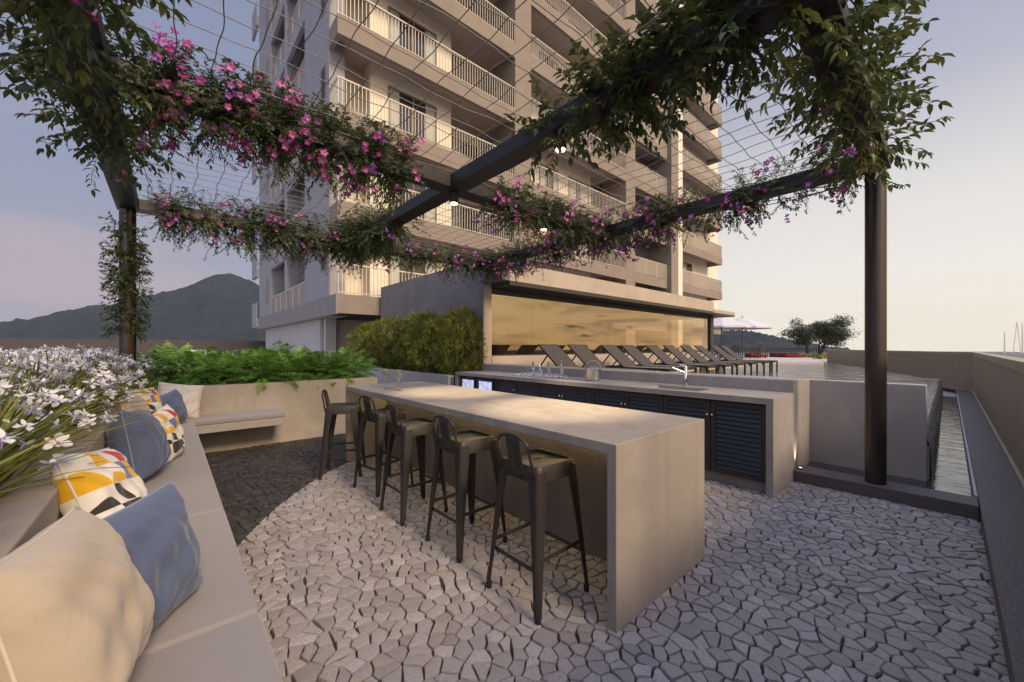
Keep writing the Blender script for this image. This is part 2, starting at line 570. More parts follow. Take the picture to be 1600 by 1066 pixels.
M['water'] = water_mat('pool water', (.050, .048, .042), 1.15, 1.0, (.55, 1.5, 1), R(-41), .01, .22)
M['channel_water'] = water_mat('channel water', (.042, .042, .038), 2.6, .5, (2.6, .55, 1), 0, .02, .022)
M['sheet'] = water_mat('falling water', (.12, .12, .105), 5, .6, (2.6, .6, .5), 0, .05, .04)
M['bark'] = plain('bark', (.085, .062, .045), .9, .3, 14, .2, 0, .6)
M['stem'] = plain('green stem', (.075, .085, .03), .7)
M['leaf_big'] = leafmat('jasmine leaf', (.030, .054, .018), (.065, .095, .028), (.18, .19, .045), .22)
M['leaf_fine'] = leafmat('fine vine leaf', (.030, .055, .022), (.075, .105, .036), (.20, .22, .065), .22)
M['leaf_fern'] = leafmat('fern leaf', (.05, .13, .018), (.13, .29, .035), (.28, .46, .06), .22, .4)
M['leaf_bamboo'] = leafmat('bamboo leaf', (.08, .105, .022), (.24, .26, .045), (.55, .50, .10), .25)
M['leaf_tree'] = leafmat('tree leaf', (.022, .034, .014), (.05, .068, .026), (.10, .12, .05), .2)
M['blade'] = leafmat('iris blade', (.09, .115, .018), (.23, .26, .04), (.48, .38, .07), .25)
M['fl_pink'] = attr_flower('pink blossom', [(0, (.85, .75, .80)), (.30, (.72, .30, .56)), (.65, (.56, .07, .38)), (1, (.50, .05, .34))])
M['fl_violet'] = attr_flower('violet blossom', [(0, (.75, .65, .80)), (.30, (.48, .25, .58)), (.65, (.36, .08, .46)), (1, (.33, .06, .44))])
M['fl_mag'] = attr_flower('magenta blossom', [(0, (.80, .65, .75)), (.25, (.50, .08, .36)), (.65, (.36, .02, .25)), (1, (.32, .015, .23))])
M['fl_iris'] = attr_flower('white iris', [(0, (.30, .22, .55)), (.09, (.40, .32, .62)), (.15, (.85, .60, .20)), (.24, (.86, .83, .82)), (1, (.88, .86, .87))], .25)
M['fl_white'] = attr_flower('small white blossom', [(0, (.7, .6, .3)), (.2, (.85, .83, .80)), (1, (.86, .84, .83))], .25)
M['hill'] = None
m_, t_, p_ = material('wooded hillside')
v_ = world_coord(t_)
vo_ = t_.new('ShaderNodeTexVoronoi')
vo_.inputs['Scale'].default_value = .16
t_.l.new(v_, vo_.inputs['Vector'])
t_.set(p_, 'Base Color', t_.mix(t_.smooth(t_.math('ADD', vo_.outputs['Distance'], t_.math('MULTIPLY', t_.noise(v_, .05, 4), .8)), .3, 1.3), (.013, .018, .017), (.030, .036, .032)))
p_.inputs['Roughness'].default_value = 1
p_.inputs['Specular IOR Level'].default_value = 0
M['hill'] = m_
M['glass_clear'] = None
m_, t_, p_ = material('drinking glass')
p_.inputs['Base Color'].default_value = (1, 1, 1, 1)
p_.inputs['Transmission Weight'].default_value = 1
p_.inputs['Roughness'].default_value = .01
p_.inputs['IOR'].default_value = 1.45
M['glass_clear'] = m_
m_, t_, p_ = material('ice')
p_.inputs['Base Color'].default_value = (.93, .95, 1, 1)
p_.inputs['Transmission Weight'].default_value = .85
p_.inputs['Roughness'].default_value = .12
p_.inputs['IOR'].default_value = 1.31
M['ice'] = m_
m_, t_, p_ = material('pale drink')
p_.inputs['Base Color'].default_value = (.55, .58, .25, 1)
p_.inputs['Transmission Weight'].default_value = .7
p_.inputs['Roughness'].default_value = .05
M['drink'] = m_
m_, t_, p_ = material('bottle glass')
p_.inputs['Base Color'].default_value = (.45, .50, .58, 1)
p_.inputs['Transmission Weight'].default_value = .6
p_.inputs['Roughness'].default_value = .06
M['bottle'] = m_
M['foil'] = metal('bottle foil', (.55, .50, .42), .3, .9)
M['lamp_glow'] = emit('lamp glow', (1.0, .72, .38), 30)
M['fridge_glow'] = None
m_, t_, p_ = material('lit fridge interior')
v_ = world_coord(t_)
p_.inputs['Base Color'].default_value = (.5, .52, .62, 1)
t_.set(p_, 'Emission Color', t_.mix(t_.smooth(t_.noise(v_, 9, 4, .6, .6), .35, .65), (.30, .31, .45), (.62, .66, .90)))
p_.inputs['Emission Strength'].default_value = .9
M['fridge_glow'] = m_
M['led'] = emit('warm led strip', (1.0, .74, .34), 16.0)
M['uplight_glow'] = emit('uplight glow', (1.0, .86, .66), 3)

# ------------------------------------------------------------------ mesh building


class MB:
    def __init__(self):
        self.v = []
        self.f = []
        self.tint = []      # per vertex
        self.uv = None

    def add(self, vs, fs, tint=0.5):
        o = len(self.v)
        self.v.extend([tuple(x) for x in vs])
        self.f.extend([tuple(i + o for i in f) for f in fs])
        if isinstance(tint, (list, tuple)):
            self.tint.extend(tint)
        else:
            self.tint.extend([tint] * len(vs))
        return self

    def box(self, x0, x1, y0, y1, z0, z1, mat=None):
        vs = [(x0, y0, z0), (x1, y0, z0), (x1, y1, z0), (x0, y1, z0), (x0, y0, z1), (x1, y0, z1), (x1, y1, z1), (x0, y1, z1)]
        if mat is not None:
            vs = [mat @ Vector(v) for v in vs]
        return self.add(vs, [(0, 3, 2, 1), (4, 5, 6, 7), (0, 1, 5, 4), (1, 2, 6, 5), (2, 3, 7, 6), (3, 0, 4, 7)])

    def bar(self, p0, p1, w, h, up=(0, 0, 1), w1=None, h1=None):
        p0, p1 = Vector(p0), Vector(p1)
        d = (p1 - p0).normalized()
        s = d.cross(Vector(up))
        if s.length < 1e-5: s = d.cross(Vector((1, 0, 0)))
        s.normalize()
        u = s.cross(d)
        w1 = w if w1 is None else w1
        h1 = h if h1 is None else h1
        vs = []
        for p, a, b in ((p0, w, h), (p1, w1, h1)):
            for i, j in ((-1, -1), (1, -1), (1, 1), (-1, 1)):
                vs.append(p + s * (a / 2 * i) + u * (b / 2 * j))
        return self.add(vs, [(3, 2, 1, 0), (4, 5, 6, 7), (0, 1, 5, 4), (1, 2, 6, 5), (2, 3, 7, 6), (3, 0, 4, 7)])

    def tube(self, path, r, n=8, caps=True, tint=.5):
        path = [Vector(p) for p in path]
        rs = r if isinstance(r, (list, tuple)) else [r] * len(path)
        vs, fs = [], []
        prev = None
        for i, p in enumerate(path):
            if i == 0: d = path[1] - p
            elif i == len(path) - 1: d = p - path[i - 1]
            else: d = path[i + 1] - path[i - 1]
            d.normalize()
            if prev is None:
                a = d.orthogonal().normalized()
            else:
                a = prev - d * prev.dot(d)
                if a.length < 1e-5: a = d.orthogonal()
                a.normalize()
            prev = a
            b = d.cross(a)
            for k in range(n):
                t = 2 * math.pi * k / n
                vs.append(p + (a * math.cos(t) + b * math.sin(t)) * rs[i])
        for i in range(len(path) - 1):
            for k in range(n):
                k2 = (k + 1) % n
                fs.append((i * n + k, i * n + k2, (i + 1) * n + k2, (i + 1) * n + k))
        if caps:
            fs.append(tuple(range(n - 1, -1, -1)))
            fs.append(tuple((len(path) - 1) * n + k for k in range(n)))
        return self.add(vs, fs, tint)

    def lathe(self, prof, n=24, c=(0, 0, 0), tint=.5):
        vs, fs = [], []
        for r, z in prof:
            for k in range(n):
                t = 2 * math.pi * k / n
                vs.append((c[0] + max(r, 1e-4) * math.cos(t), c[1] + max(r, 1e-4) * math.sin(t), c[2] + z))
        for i in range(len(prof) - 1):
            for k in range(n):
                k2 = (k + 1) % n
                fs.append((i * n + k, i * n + k2, (i + 1) * n + k2, (i + 1) * n + k))
        return self.add(vs, fs, tint)

    def obj(self, name, mat, parent=None, bevel=0.0, smooth=False, local=False, seg=2, tint=False):
        """vertices are in world space unless local; parented objects get the parent's location taken off"""
        me = bpy.data.meshes.new(name)
        off = Vector((0, 0, 0))
        if parent is not None and not local:
            off = wloc(parent)
        vs = [(v[0] - off.x, v[1] - off.y, v[2] - off.z) for v in self.v]
        me.from_pydata(vs, [], self.f)
        if tint:
            at = me.attributes.new('tint', 'FLOAT', 'POINT')
            at.data.foreach_set('value', np.array(self.tint, dtype=np.float32))
        if self.uv:
            ul = me.uv_layers.new(name='UVMap')
            for lp in me.loops:
                ul.data[lp.index].uv = self.uv[lp.vertex_index]
        if isinstance(mat, str): mat = M[mat]
        me.materials.append(mat)
        if smooth:
            for p in me.polygons: p.use_smooth = True
            if smooth is not True:
                me.set_sharp_from_angle(angle=R(smooth))
        me.update()
        o = bpy.data.objects.new(name, me)
        col.objects.link(o)
        if parent is not None:
            o.parent = parent
        if bevel:
            b = o.modifiers.new('bevel', 'BEVEL')
            b.width = bevel
            b.segments = seg
            b.limit_method = 'ANGLE'
            b.harden_normals = False
        return o


def wloc(o):
    v = Vector((0, 0, 0))
    while o is not None:
        v = v + Vector(o.location)
        o = o.parent
    return v


def tag(o, label=None, cat=None, group=None, kind=None):
    if label: o['label'] = label
    if cat: o['category'] = cat
    if group: o['group'] = group
    if kind: o['kind'] = kind
    return o


def thing(name, label, cat, loc=(0, 0, 0), group=None, rz=0):
    o = bpy.data.objects.new(name, None)
    o.empty_display_size = .1
    col.objects.link(o)
    o.location = loc
    o.rotation_euler = (0, 0, rz)
    return tag(o, label, cat, group)


def struct(name, mb, mat, **kw):
    return tag(mb.obj(name, mat, **kw), kind='structure')


def copy_tree(o, parent=None):
    c = o.copy()
    col.objects.link(c)
    c.parent = parent
    for ch in list(o.children):
        copy_tree(ch, c)
    return c


rng = random.Random(7)

# ------------------------------------------------------------------ ground, paving, kerbs
struct('ground', MB().box(-755, 635, -44, 1295, -3.2, -3.0), 'ground')
struct('terrace', MB().box(-25, 60, -.44, 60, -.6, -.02), 'bed_wall')


def cobbles(x0, x1, y0, y1, seed):
    """irregular hand-cut setts: cells of a jittered grid whose rows run in loose arcs, each a little block with worn edges"""
    from mathutils.geometry import delaunay_2d_cdt
    rg = random.Random(seed)
    px, py = .083, .067
    pts = []
    ca, sa = math.cos(R(-24)), math.sin(R(-24))
    cx, cy = (x0 + x1) / 2, (y0 + y1) / 2
    span = max(x1 - x0, y1 - y0) * .78
    nu, nv = int(2 * span / px), int(2 * span / py)
    for j in range(nv):
        for i in range(nu):
            u = -span + i * px + (.5 * px if j % 2 else 0) + rg.uniform(-.40, .40) * px
            v = -span + j * py + rg.uniform(-.36, .36) * py
            a, b = u, v + .16 * math.sin(u * 1.9 + .6 * math.sin(v * .8)) + .07 * math.sin(u * 4.3 + v * 1.3)
            x, y = cx + a * ca - b * sa, cy + a * sa + b * ca
            if x0 - .12 < x < x1 + .12 and y0 - .12 < y < y1 + .12 and rg.random() > .05:
                pts.append(Vector((x, y)))
    vco, _, tris, _, _, _ = delaunay_2d_cdt(pts, [], [], 0, 1e-5)
    cells = {}
    for t in tris:
        a, b, c = (vco[k] for k in t)
        d = 2 * (a.x * (b.y - c.y) + b.x * (c.y - a.y) + c.x * (a.y - b.y))
        if abs(d) < 1e-9: continue
        ux = (a.length_squared * (b.y - c.y) + b.length_squared * (c.y - a.y) + c.length_squared * (a.y - b.y)) / d
        uy = (a.length_squared * (c.x - b.x) + b.length_squared * (a.x - c.x) + c.length_squared * (b.x - a.x)) / d
        for k in t: cells.setdefault(k, []).append((ux, uy))
    mb = MB()
    for k, cc in cells.items():
        p = vco[k]
        if not (x0 - .05 < p.x < x1 + .05 and y0 - .05 < p.y < y1 + .05) or len(cc) < 3: continue
        cc.sort(key=lambda q: math.atan2(q[1] - p.y, q[0] - p.x))
        if max(math.hypot(q[0] - p.x, q[1] - p.y) for q in cc) > .14: continue
        # merge very short sides
        poly = []
        for q in cc:
            if not poly or math.hypot(q[0] - poly[-1][0], q[1] - poly[-1][1]) > .014: poly.append(q)
        if len(poly) > 3 and math.hypot(poly[0][0] - poly[-1][0], poly[0][1] - poly[-1][1]) < .014: poly.pop()
        if len(poly) < 3: continue
        mx = sum(q[0] for q in poly) / len(poly)
        my = sum(q[1] for q in poly) / len(poly)
        # rough the outline: one extra knuckle per side
        out = []
        n0 = len(poly)
        for i in range(n0):
            q, r = poly[i], poly[(i + 1) % n0]
            out.append((q[0] + rg.uniform(-.003, .003), q[1] + rg.uniform(-.003, .003)))
            f = rg.uniform(.35, .65)
            out.append((q[0] + (r[0] - q[0]) * f + rg.uniform(-.003, .003), q[1] + (r[1] - q[1]) * f + rg.uniform(-.003, .003)))
        n = len(out)
        gap = rg.uniform(.0028, .0064)
        tx, ty = rg.gauss(0, .022), rg.gauss(0, .022)
        hz0 = rg.uniform(-.0045, .0035)

        def ringpts(ins, z):
            o = []
            for q in out:
                dx, dy = q[0] - mx, q[1] - my
                L = math.hypot(dx, dy) or 1e-6
                f = max(.15, (L - ins) / L)
                x, y = mx + dx * f, my + dy * f
                o.append((x, y, z + (x - mx) * tx + (y - my) * ty))
            return o
        vs = ringpts(gap * .6, -.03) + ringpts(gap, hz0 - .005) + ringpts(gap + .0022, hz0 - .0010) + ringpts(gap + .009, hz0)
        vs.append((mx, my, hz0 + rg.uniform(-.0004, .0012)))
        fs = []
        for a in range(3):
            for i in range(n):
                i2 = (i + 1) % n
                fs.append((a * n + i, a * n + i2, (a + 1) * n + i2, (a + 1) * n + i))
        for i in range(n):
            fs.append((3 * n + i, 3 * n + (i + 1) % n, 4 * n))
        mb.add(vs, fs, rg.random())
    return mb


struct('paving_bed', MB().add([(-.6, -.16, -.014), (5.2, -.16, -.014), (5.2, 6.7, -.014), (-.6, 6.7, -.014)], [(0, 1, 2, 3)]), 'joint_sand')
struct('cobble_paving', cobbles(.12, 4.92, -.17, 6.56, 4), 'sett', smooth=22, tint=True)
g = MB()
g.add([(-.6, -6, 0), (2.0, -6, 0), (2.0, -.45, 0), (-.6, -.45, 0)], [(0, 1, 2, 3)])
g.add([(2.95, 6.7, 0), (5.2, 6.7, 0), (5.2, 12, 0), (2.95, 12, 0)], [(0, 1, 2, 3)])
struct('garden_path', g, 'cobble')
struct('kerb', MB().box(4.9, 5.18, -.165, 1.075, -.1, .115), 'granite', bevel=.006)
struct('walkway', MB().box(-3, 18.2, -.468, -.170, -.1, .118).box(5.184, 18.2, -.185, -.150, -.1, .111), 'granite', bevel=.004)

# ------------------------------------------------------------------ parapet
par = thing('parapet', 'taupe ribbed metal parapet running along the walkway to the far tree', 'parapet', (6, -.5, .1))


def parapet_run(pts, z0, z1, parent):
    w = MB()
    for (a, b) in zip(pts[:-1], pts[1:]):
        a, b = Vector((a[0], a[1], 0)), Vector((b[0], b[1], 0))
        d = (b - a)
        L = d.length
        d.normalize()
        n = Vector((-d.y, d.x, 0))
        if n.y < 0: n = -n
        pitch = .11
        k = int(L / pitch)
        prof = []
        for i in range(k):
            s = i * L / k
            p = L / k
            prof += [(s, 0), (s + p * .62, 0), (s + p * .72, -.014), (s + p * .92, -.014)]
        prof.append((L, 0))
        vs, fs = [], []
        for s, o in prof:
            q = a + d * s + n * (o)
            vs += [(q.x, q.y, z0), (q.x, q.y, z1 - .10)]
        for i in range(len(prof) - 1):
            fs.append((2 * i, 2 * i + 2, 2 * i + 3, 2 * i + 1))
        w.add(vs, fs)
    w.obj('ribbed_cladding', 'parapet', parent)
    c = MB()
    for (a, b) in zip(pts[:-1], pts[1:]):
        a, b = Vector((a[0], a[1], 0)), Vector((b[0], b[1], 0))
        d = (b - a).normalized()
        n = Vector((-d.y, d.x, 0))
        if n.y < 0: n = -n
        e = d * .02
        vs = []
        for p in (a - e, b + e):
            for o, z in ((.008, z1 - .10), (.008, z1), (-.16, z1), (-.16, z0 - .3)):
                vs.append((p.x + n.x * o, p.y + n.y * o, z))
        c.add(vs, [(0, 4, 5, 1), (1, 5, 6, 2), (2, 6, 7, 3)])
    c.obj('cap', 'parapet', parent)
    s = MB()
    for (a, b) in zip(pts[:-1], pts[1:]):
        a, b = Vector((a[0], a[1], 0)), Vector((b[0], b[1], 0))
        s.bar(Vector((a.x, a.y + .012, z0 + .03)), Vector((b.x, b.y + .012, z0 + .03)), .03, .07)
    s.obj('skirting', 'parapet', parent)


parapet_run([(-2.5, -.468), (17.2, -.468), (35.2, 5.76)], .10, 1.263, par)

# ------------------------------------------------------------------ pool
pw = thing('pool', 'raised infinity pool with pale stone end wall behind the steel post', 'pool', (6.2, .6, 0))
MB().box(5.69, 5.80, .145, 1.40, -.1, 1.02).obj('end_wall', 'pool_conc', pw, bevel=.008)
MB().box(5.801, 17.0, .128, .17, -.1, .39).box(5.801, 17.0, .1705, .40, -.1, .47).obj('rim_wall', 'planter_conc', pw)
wt = MB()
wt.add([(5.82, .30, .5), (16.3, .30, .5), (36.5, 7.0, .5), (36.5, 12.4, .5), (18.0, 12.4, .5), (18.0, 6.83, .5), (5.70, 6.83, .5), (5.70, 1.43, .5), (5.82, 1.43, .5)], [tuple(range(9))])
struct('pool_water', wt, 'water')
# the lip and the falling sheet
prof = [(.30, .5), (.24, .499), (.20, .494), (.165, .478), (.14, .452), (.124, .41), (.116, .34), (.112, .2), (.11, .04)]
vs, fs = [], []
N = 120
for i in range(N + 1):
    x = 5.805 + (16.3 - 5.805) * i / N
    w = .012 * math.sin(i * 1.7) + .008 * math.sin(i * .63 + 1)
    for j, (y, z) in enumerate(prof):
        k = j / (len(prof) - 1)
        vs.append((x, y + w * k, z))
for i in range(N):
    for j in range(len(prof) - 1):
        a = i * len(prof) + j
        fs.append((a, a + len(prof), a + len(prof) + 1, a + 1))
struct('water_spill', MB().add(vs, fs), 'sheet', smooth=True)
ch = MB()
ch.add([(5.18, -.15, .055), (16.0, -.15, .055), (16.0, .136, .055), (5.72, .136, .055), (5.72, 1.07, .055), (5.18, 1.07, .055)], [tuple(range(6))])
struct('channel_water', ch, 'channel_water')
struct('channel_rim', MB().box(5.184, 16.2, -.166, -.148, .05, .128), 'deck_white')

# ------------------------------------------------------------------ bar table
tb = thing('bar_table', 'long concrete bar table with waterfall ends standing amid the bar stools', 'table', (2.15, 3.0, 0))
TX0, TX1, TY0, TY1, TH = 1.635, 2.665, 1.075, 4.945, .924
yz = [(TY0, 0), (TY0, TH), (TY1, TH), (TY1, 0), (TY1 - .055, 0), (TY1 - .055, TH - .055), (TY0 + .055, TH - .055), (TY0 + .055, 0)]
wtop = MB().add([(TX0, y, z) for y, z in yz] + [(TX1, y, z) for y, z in yz],
                [(0, 1, 6, 7), (1, 2, 5, 6), (2, 3, 4, 5), (15, 14, 9, 8), (14, 13, 10, 9), (13, 12, 11, 10)] + [(i, i + 8, (i + 1) % 8 + 8, (i + 1) % 8) for i in range(8)])
wtop.obj('waterfall_top', 'table_conc', tb, bevel=.004)
MB().box(2.14, 2.30, TY0 + .056, TY1 - .056, 0, TH - .053).obj('centre_panel', 'panel_conc', tb)
MB().box(2.095, 2.112, TY0 + .10, TY1 - .10, TH - .066, TH - .056).obj('light_strip', 'led', tb)

# ------------------------------------------------------------------ bar stools


def leg_mb(sx, sy):
    """pressed sheet leg: wide angle section at the seat, narrow at the foot"""
    mb = MB()
    top = Vector((.148 * sx, .148 * sy, .735))
    bot = Vector((.203 * sx, .203 * sy, .018))
    secs = []
    for k, (f, w) in enumerate([(0, .062), (.12, .066), (.35, .052), (.7, .036), (1, .026)]):
        c = top.lerp(bot, f)
        secs.append((c, w))
    vs, fs = [], []
    for c, w in secs:
        # rounded outer corner angle section
        ring = [(-w, 0), (-w, .004), (-.010, .006), (-.002, .002), (.006, -.010), (.004, -w), (0, -w), (-.004, -.012), (-.008, -.006), (-.012, -.004)]
        for a, b in ring:
            vs.append((c.x + a * sx + .006 * sx, c.y + b * sy + .006 * sy, c.z))
    n = 10
    for i in range(len(secs) - 1):
        for k in range(n):
            k2 = (k + 1) % n
            fs.append((i * n + k, i * n + k2, (i + 1) * n + k2, (i + 1) * n + k))
    fs.append(tuple(range(n)))
    fs.append(tuple((len(secs) - 1) * n + k for k in range(n)))
    mb.add(vs, fs)
    return mb, bot


def make_stool():
    root = thing('bar_stool', 'x', 'bar stool', (0, 0, 0), 'bar stools at the concrete bar table')
    S = .156
    # seat: pan with turned down skirt, a slot in the middle
    mb = MB()
    zt = .762
    r = .03

    def ring(s, rr, z):
        o = []
        for cx, cy, a0 in ((1, 1, 0), (-1, 1, 90), (-1, -1, 180), (1, -1, 270)):
            for k in range(4):
                a = R(a0 + 30 * k)
                o.append((cx * (s - rr) + rr * math.cos(a), cy * (s - rr) + rr * math.sin(a), z))
        return o
    rings = [ring(S + .004, r, zt - .085), ring(S, r, zt - .012), ring(S - .006, r, zt - .001), ring(S - .016, r * .8, zt), ring(S - .024, r * .7, zt - .006), ring(.05, .01, zt - .008)]
    n = 16
    vs = [p for q in rings for p in q]
    fs = []
    for i in range(len(rings) - 1):
        for k in range(n):
            k2 = (k + 1) % n
            fs.append((i * n + k, i * n + k2, (i + 1) * n + k2, (i + 1) * n + k))
    # centre with slot
    sl = [(.03, .008, zt - .008), (-.03, .008, zt - .008), (-.03, -.008, zt - .008), (.03, -.008, zt - .008)]
    b = (len(rings) - 1) * n
    vs += sl
    s0 = len(rings) * n
    for q in range(4):
        for k in range(3):
            fs.append((b + q * 4 + k, b + q * 4 + k + 1, s0 + q))
        fs.append((b + q * 4 + 3, b + (q * 4 + 4) % n, s0 + (q + 1) % 4, s0 + q))
    mb.add(vs, fs)
    # inner wall of slot
    lo = [(x, y, z - .02) for x, y, z in sl]
    mb.add(sl + lo, [(0, 1, 5, 4), (1, 2, 6, 5), (2, 3, 7, 6), (3, 0, 4, 7)])
    mb.obj('seat', 'stool_metal', root, smooth=40, local=True)
    for sx, sy in ((1, 1), (1, -1), (-1, 1), (-1, -1)):
        lm, bot = leg_mb(sx, sy)
        lg = lm.obj('leg', 'stool_metal', root, smooth=35, local=True)
        MB().tube([(bot.x - .004 * sx, bot.y - .004 * sy, 0), (bot.x - .004 * sx, bot.y - .004 * sy, .035)], .016, 10).obj('rubber_foot', 'rubber', lg, smooth=40, local=True)
    # foot rails in two heights, and the brace under the seat

    def legp(sx, sy, z):
        f = (.735 - z) / (.735 - .018)
        return Vector((.148 + .055 * f, .148 + .055 * f, 0)) * 1.0
    for (z, pairs) in ((.235, (((-1, -1), (-1, 1)), ((1, -1), (1, 1)))), (.285, (((-1, -1), (1, -1)), ((-1, 1), (1, 1))))):
        for (a, b2) in pairs:
            p = legp(1, 1, z).x - .008
            MB().bar((a[0] * p, a[1] * p, z), (b2[0] * p, b2[1] * p, z), .006, .022).obj('foot_rail', 'stool_metal', root, local=True)
    br = MB()
    br.bar((-.14, -.14, .668), (.14, .14, .668), .018, .005)
    br.bar((-.14, .14, .674), (.14, -.14, .674), .018, .005)
    br.obj('brace', 'stool_metal', root, local=True)
    # low back: bent tube and a sheet splat, on the -x side, leaning out
    pth = []
    for s, z in ((-1, .71), (-1, .80), (-1, .865)):
        pth.append((-.162 - (z - .71) * .20, s * (.140 - (z - .71) * .13), z))
    for a in range(0, 181, 20):
        t = R(180 - a)
        z = .865 + .062 * math.sin(t)
        pth.append((-.162 - (z - .71) * .20, (.062 + .060) * math.cos(t) * (1 if True else 1), z))
    for s, z in ((1, .865), (1, .80), (1, .71)):
        pth.append((-.162 - (z - .71) * .20, s * (.140 - (z - .71) * .13), z))
    MB().tube(pth, .0085, 10).obj('back_frame', 'stool_metal', root, smooth=True, local=True)
    sp = MB()
    vs, fs = [], []
    zs = [.68, .74, .80, .86, .922]
    for z in zs:
        x = -.160 - (z - .71) * .20
        for y, dx in ((-.056, .003), (-.03, -.004), (0, -.006), (.03, -.004), (.056, .003)):
            vs.append((x + dx, y, z))
    for i in range(4):
        for k in range(4):
            a = i * 5 + k
            fs.append((a, a + 1, a + 6, a + 5))
    sp.add(vs, fs)
    so = sp.obj('back_splat', 'stool_metal', root, smooth=True, local=True)
    sm = so.modifiers.new('solid', 'SOLIDIFY')
    sm.thickness = .003
    return root


STOOLS = [((1.602, 1.583), 0, 'gunmetal bar stool nearest the open end of the concrete bar table'),
          ((1.612, 2.315), 1, 'gunmetal bar stool second from the open near end of the bar table'),
          ((1.572, 3.04), 0, 'gunmetal bar stool in the middle of the row along the bar table'),
          ((1.625, 3.78), 11, 'gunmetal bar stool fourth from the open near end, overlapping the turned stool'),
          ((1.47, 4.50), -27, 'gunmetal bar stool turned sideways at the far end of the table, leftmost of the row')]
stool0 = make_stool()
for i, ((x, y), a, lb) in enumerate(STOOLS):
    o = stool0 if i == 0 else copy_tree(stool0)
    o.location = (x, y, 0)
    o.rotation_euler = (0, 0, R(a))
    o['label'] = lb

# ------------------------------------------------------------------ bar counter
ct = thing('bar_counter', 'long pale concrete bar counter with dark louvred cupboards, in front of the pool', 'counter', (4.7, 3.7, 0))
CX0, CX1, CY0, CY1 = 4.205, 4.95, 1.08, 6.42
SKX0, SKX1, SKY0, SKY1 = 4.33, 4.69, 1.82, 2.46
ITX0, ITX1, ITY0, ITY1 = 4.42, 4.80, 3.98, 5.0
# worktop around the sink opening and the ice trough
tp = MB()
for (x0, x1, y0, y1) in ((CX0, SKX0, CY0, CY1), (SKX1, CX1, CY0, CY1), (SKX0, SKX1, CY0, SKY0), (SKX0, SKX1, SKY1, CY1)):
    tp.add([(x0, y0, .92), (x1, y0, .92), (x1, y1, .92), (x0, y1, .92)], [(0, 1, 2, 3)])
tp.add([(CX0, CY0, .92), (CX0, CY1, .92), (CX0, CY1, .862), (CX0, CY0, .862)], [(0, 1, 2, 3)])
tp.add([(CX0, CY0, .92), (CX0, CY0, .862), (CX1, CY0, .862), (CX1, CY0, .92)], [(0, 1, 2, 3)])
tp.add([(CX0, CY1, .92), (CX1, CY1, .92), (CX1, CY1, .862), (CX0, CY1, .862)], [(0, 1, 2, 3)])
tp.add([(CX0, CY0, .862), (CX0, CY1, .862), (CX1, CY1, .862), (CX1, CY0, .862)], [(0, 1, 2, 3)])
for (a, b) in (((SKX0, SKY0), (SKX1, SKY0)), ((SKX1, SKY0), (SKX1, SKY1)), ((SKX1, SKY1), (SKX0, SKY1)), ((SKX0, SKY1), (SKX0, SKY0))):
    tp.add([(a[0], a[1], .92), (b[0], b[1], .92), (b[0], b[1], .864), (a[0], a[1], .864)], [(0, 1, 2, 3)])
tp.obj('worktop', 'counter_conc', ct)
MB().box(CX0, CX1, CY0, CY0 + .06, 0, .8618).obj('end_panel', 'counter_conc', ct)
MB().box(CX0, CX1, CY1 - .06, CY1, 0, .8618).obj('end_panel', 'counter_conc', ct)
MB().box(4.953, 5.40, CY0 + .004, 6.56, -.1, 1.050).box(5.41, 5.688, CY0 + .012, 6.56, -.1, 1.022).obj('upstand', 'counter_conc', ct, bevel=.005)
MB().box(4.30, 4.95, CY0 + .061, CY1 - .061, 0, .098).obj('plinth', 'counter_conc', ct)
MB().box(4.60, 4.94, CY0 + .061, CY1 - .061, .10, .86).obj('carcass', 'cavity', ct)
MB().box(4.265, 4.60, CY0 + .061, CY0 + .064, .1, .86).box(4.27, 4.60, CY0 + .07, 5.2, .850, .8605).obj('carcass', 'cavity', ct)


def louvre_door(y0, y1, knob_left):
    z0, z1 = .105, .845
    x = 4.25
    f = MB()
    fw = .045
    f.box(x, x + .03, y0, y0 + fw, z0, z1)
    f.box(x, x + .03, y1 - fw, y1, z0, z1)
    f.box(x + .001, x + .029, y0 + fw, y1 - fw, z0, z0 + fw)
    f.box(x + .001, x + .029, y0 + fw, y1 - fw, z1 - fw, z1)
    d = f.obj('cupboard_door', 'door_dark', ct, bevel=.002)
    lv = MB()
    n = 14
    h = (z1 - z0 - 2 * fw) / n
    for i in range(n):
        zc = z0 + fw + h * (i + .5)
        lv.add([(x + .004, y0 + fw, zc - h * .40), (x + .004, y1 - fw, zc - h * .40), (x + .022, y1 - fw, zc + h * .46), (x + .022, y0 + fw, zc + h * .46),
                (x + .008, y0 + fw, zc - h * .46), (x + .008, y1 - fw, zc - h * .46), (x + .026, y1 - fw, zc + h * .42), (x + .026, y0 + fw, zc + h * .42)],
               [(0, 3, 2, 1), (4, 5, 6, 7), (0, 1, 5, 4), (2, 3, 7, 6)])
    lv.box(x + .027, x + .0285, y0 + fw, y1 - fw, z0 + fw, z1 - fw)
    lo = lv.obj('louvre_panel', 'louver', d, local=False)
    yk = y0 + .022 if knob_left else y1 - .022
    kb = MB()
    kb.tube([(x, yk, .70), (x - .018, yk, .70), (x - .022, yk, .70), (x - .032, yk, .70), (x - .036, yk, .70)], [.005, .005, .011, .012, .006], 12)
    kb.obj('knob', 'chrome', d, smooth=True)


ys = [1.145 + .5115 * i for i in range(9)]
for i in range(8):
    louvre_door(ys[i] + .004, ys[i + 1] - .004, knob_left=(i % 2 == 1))
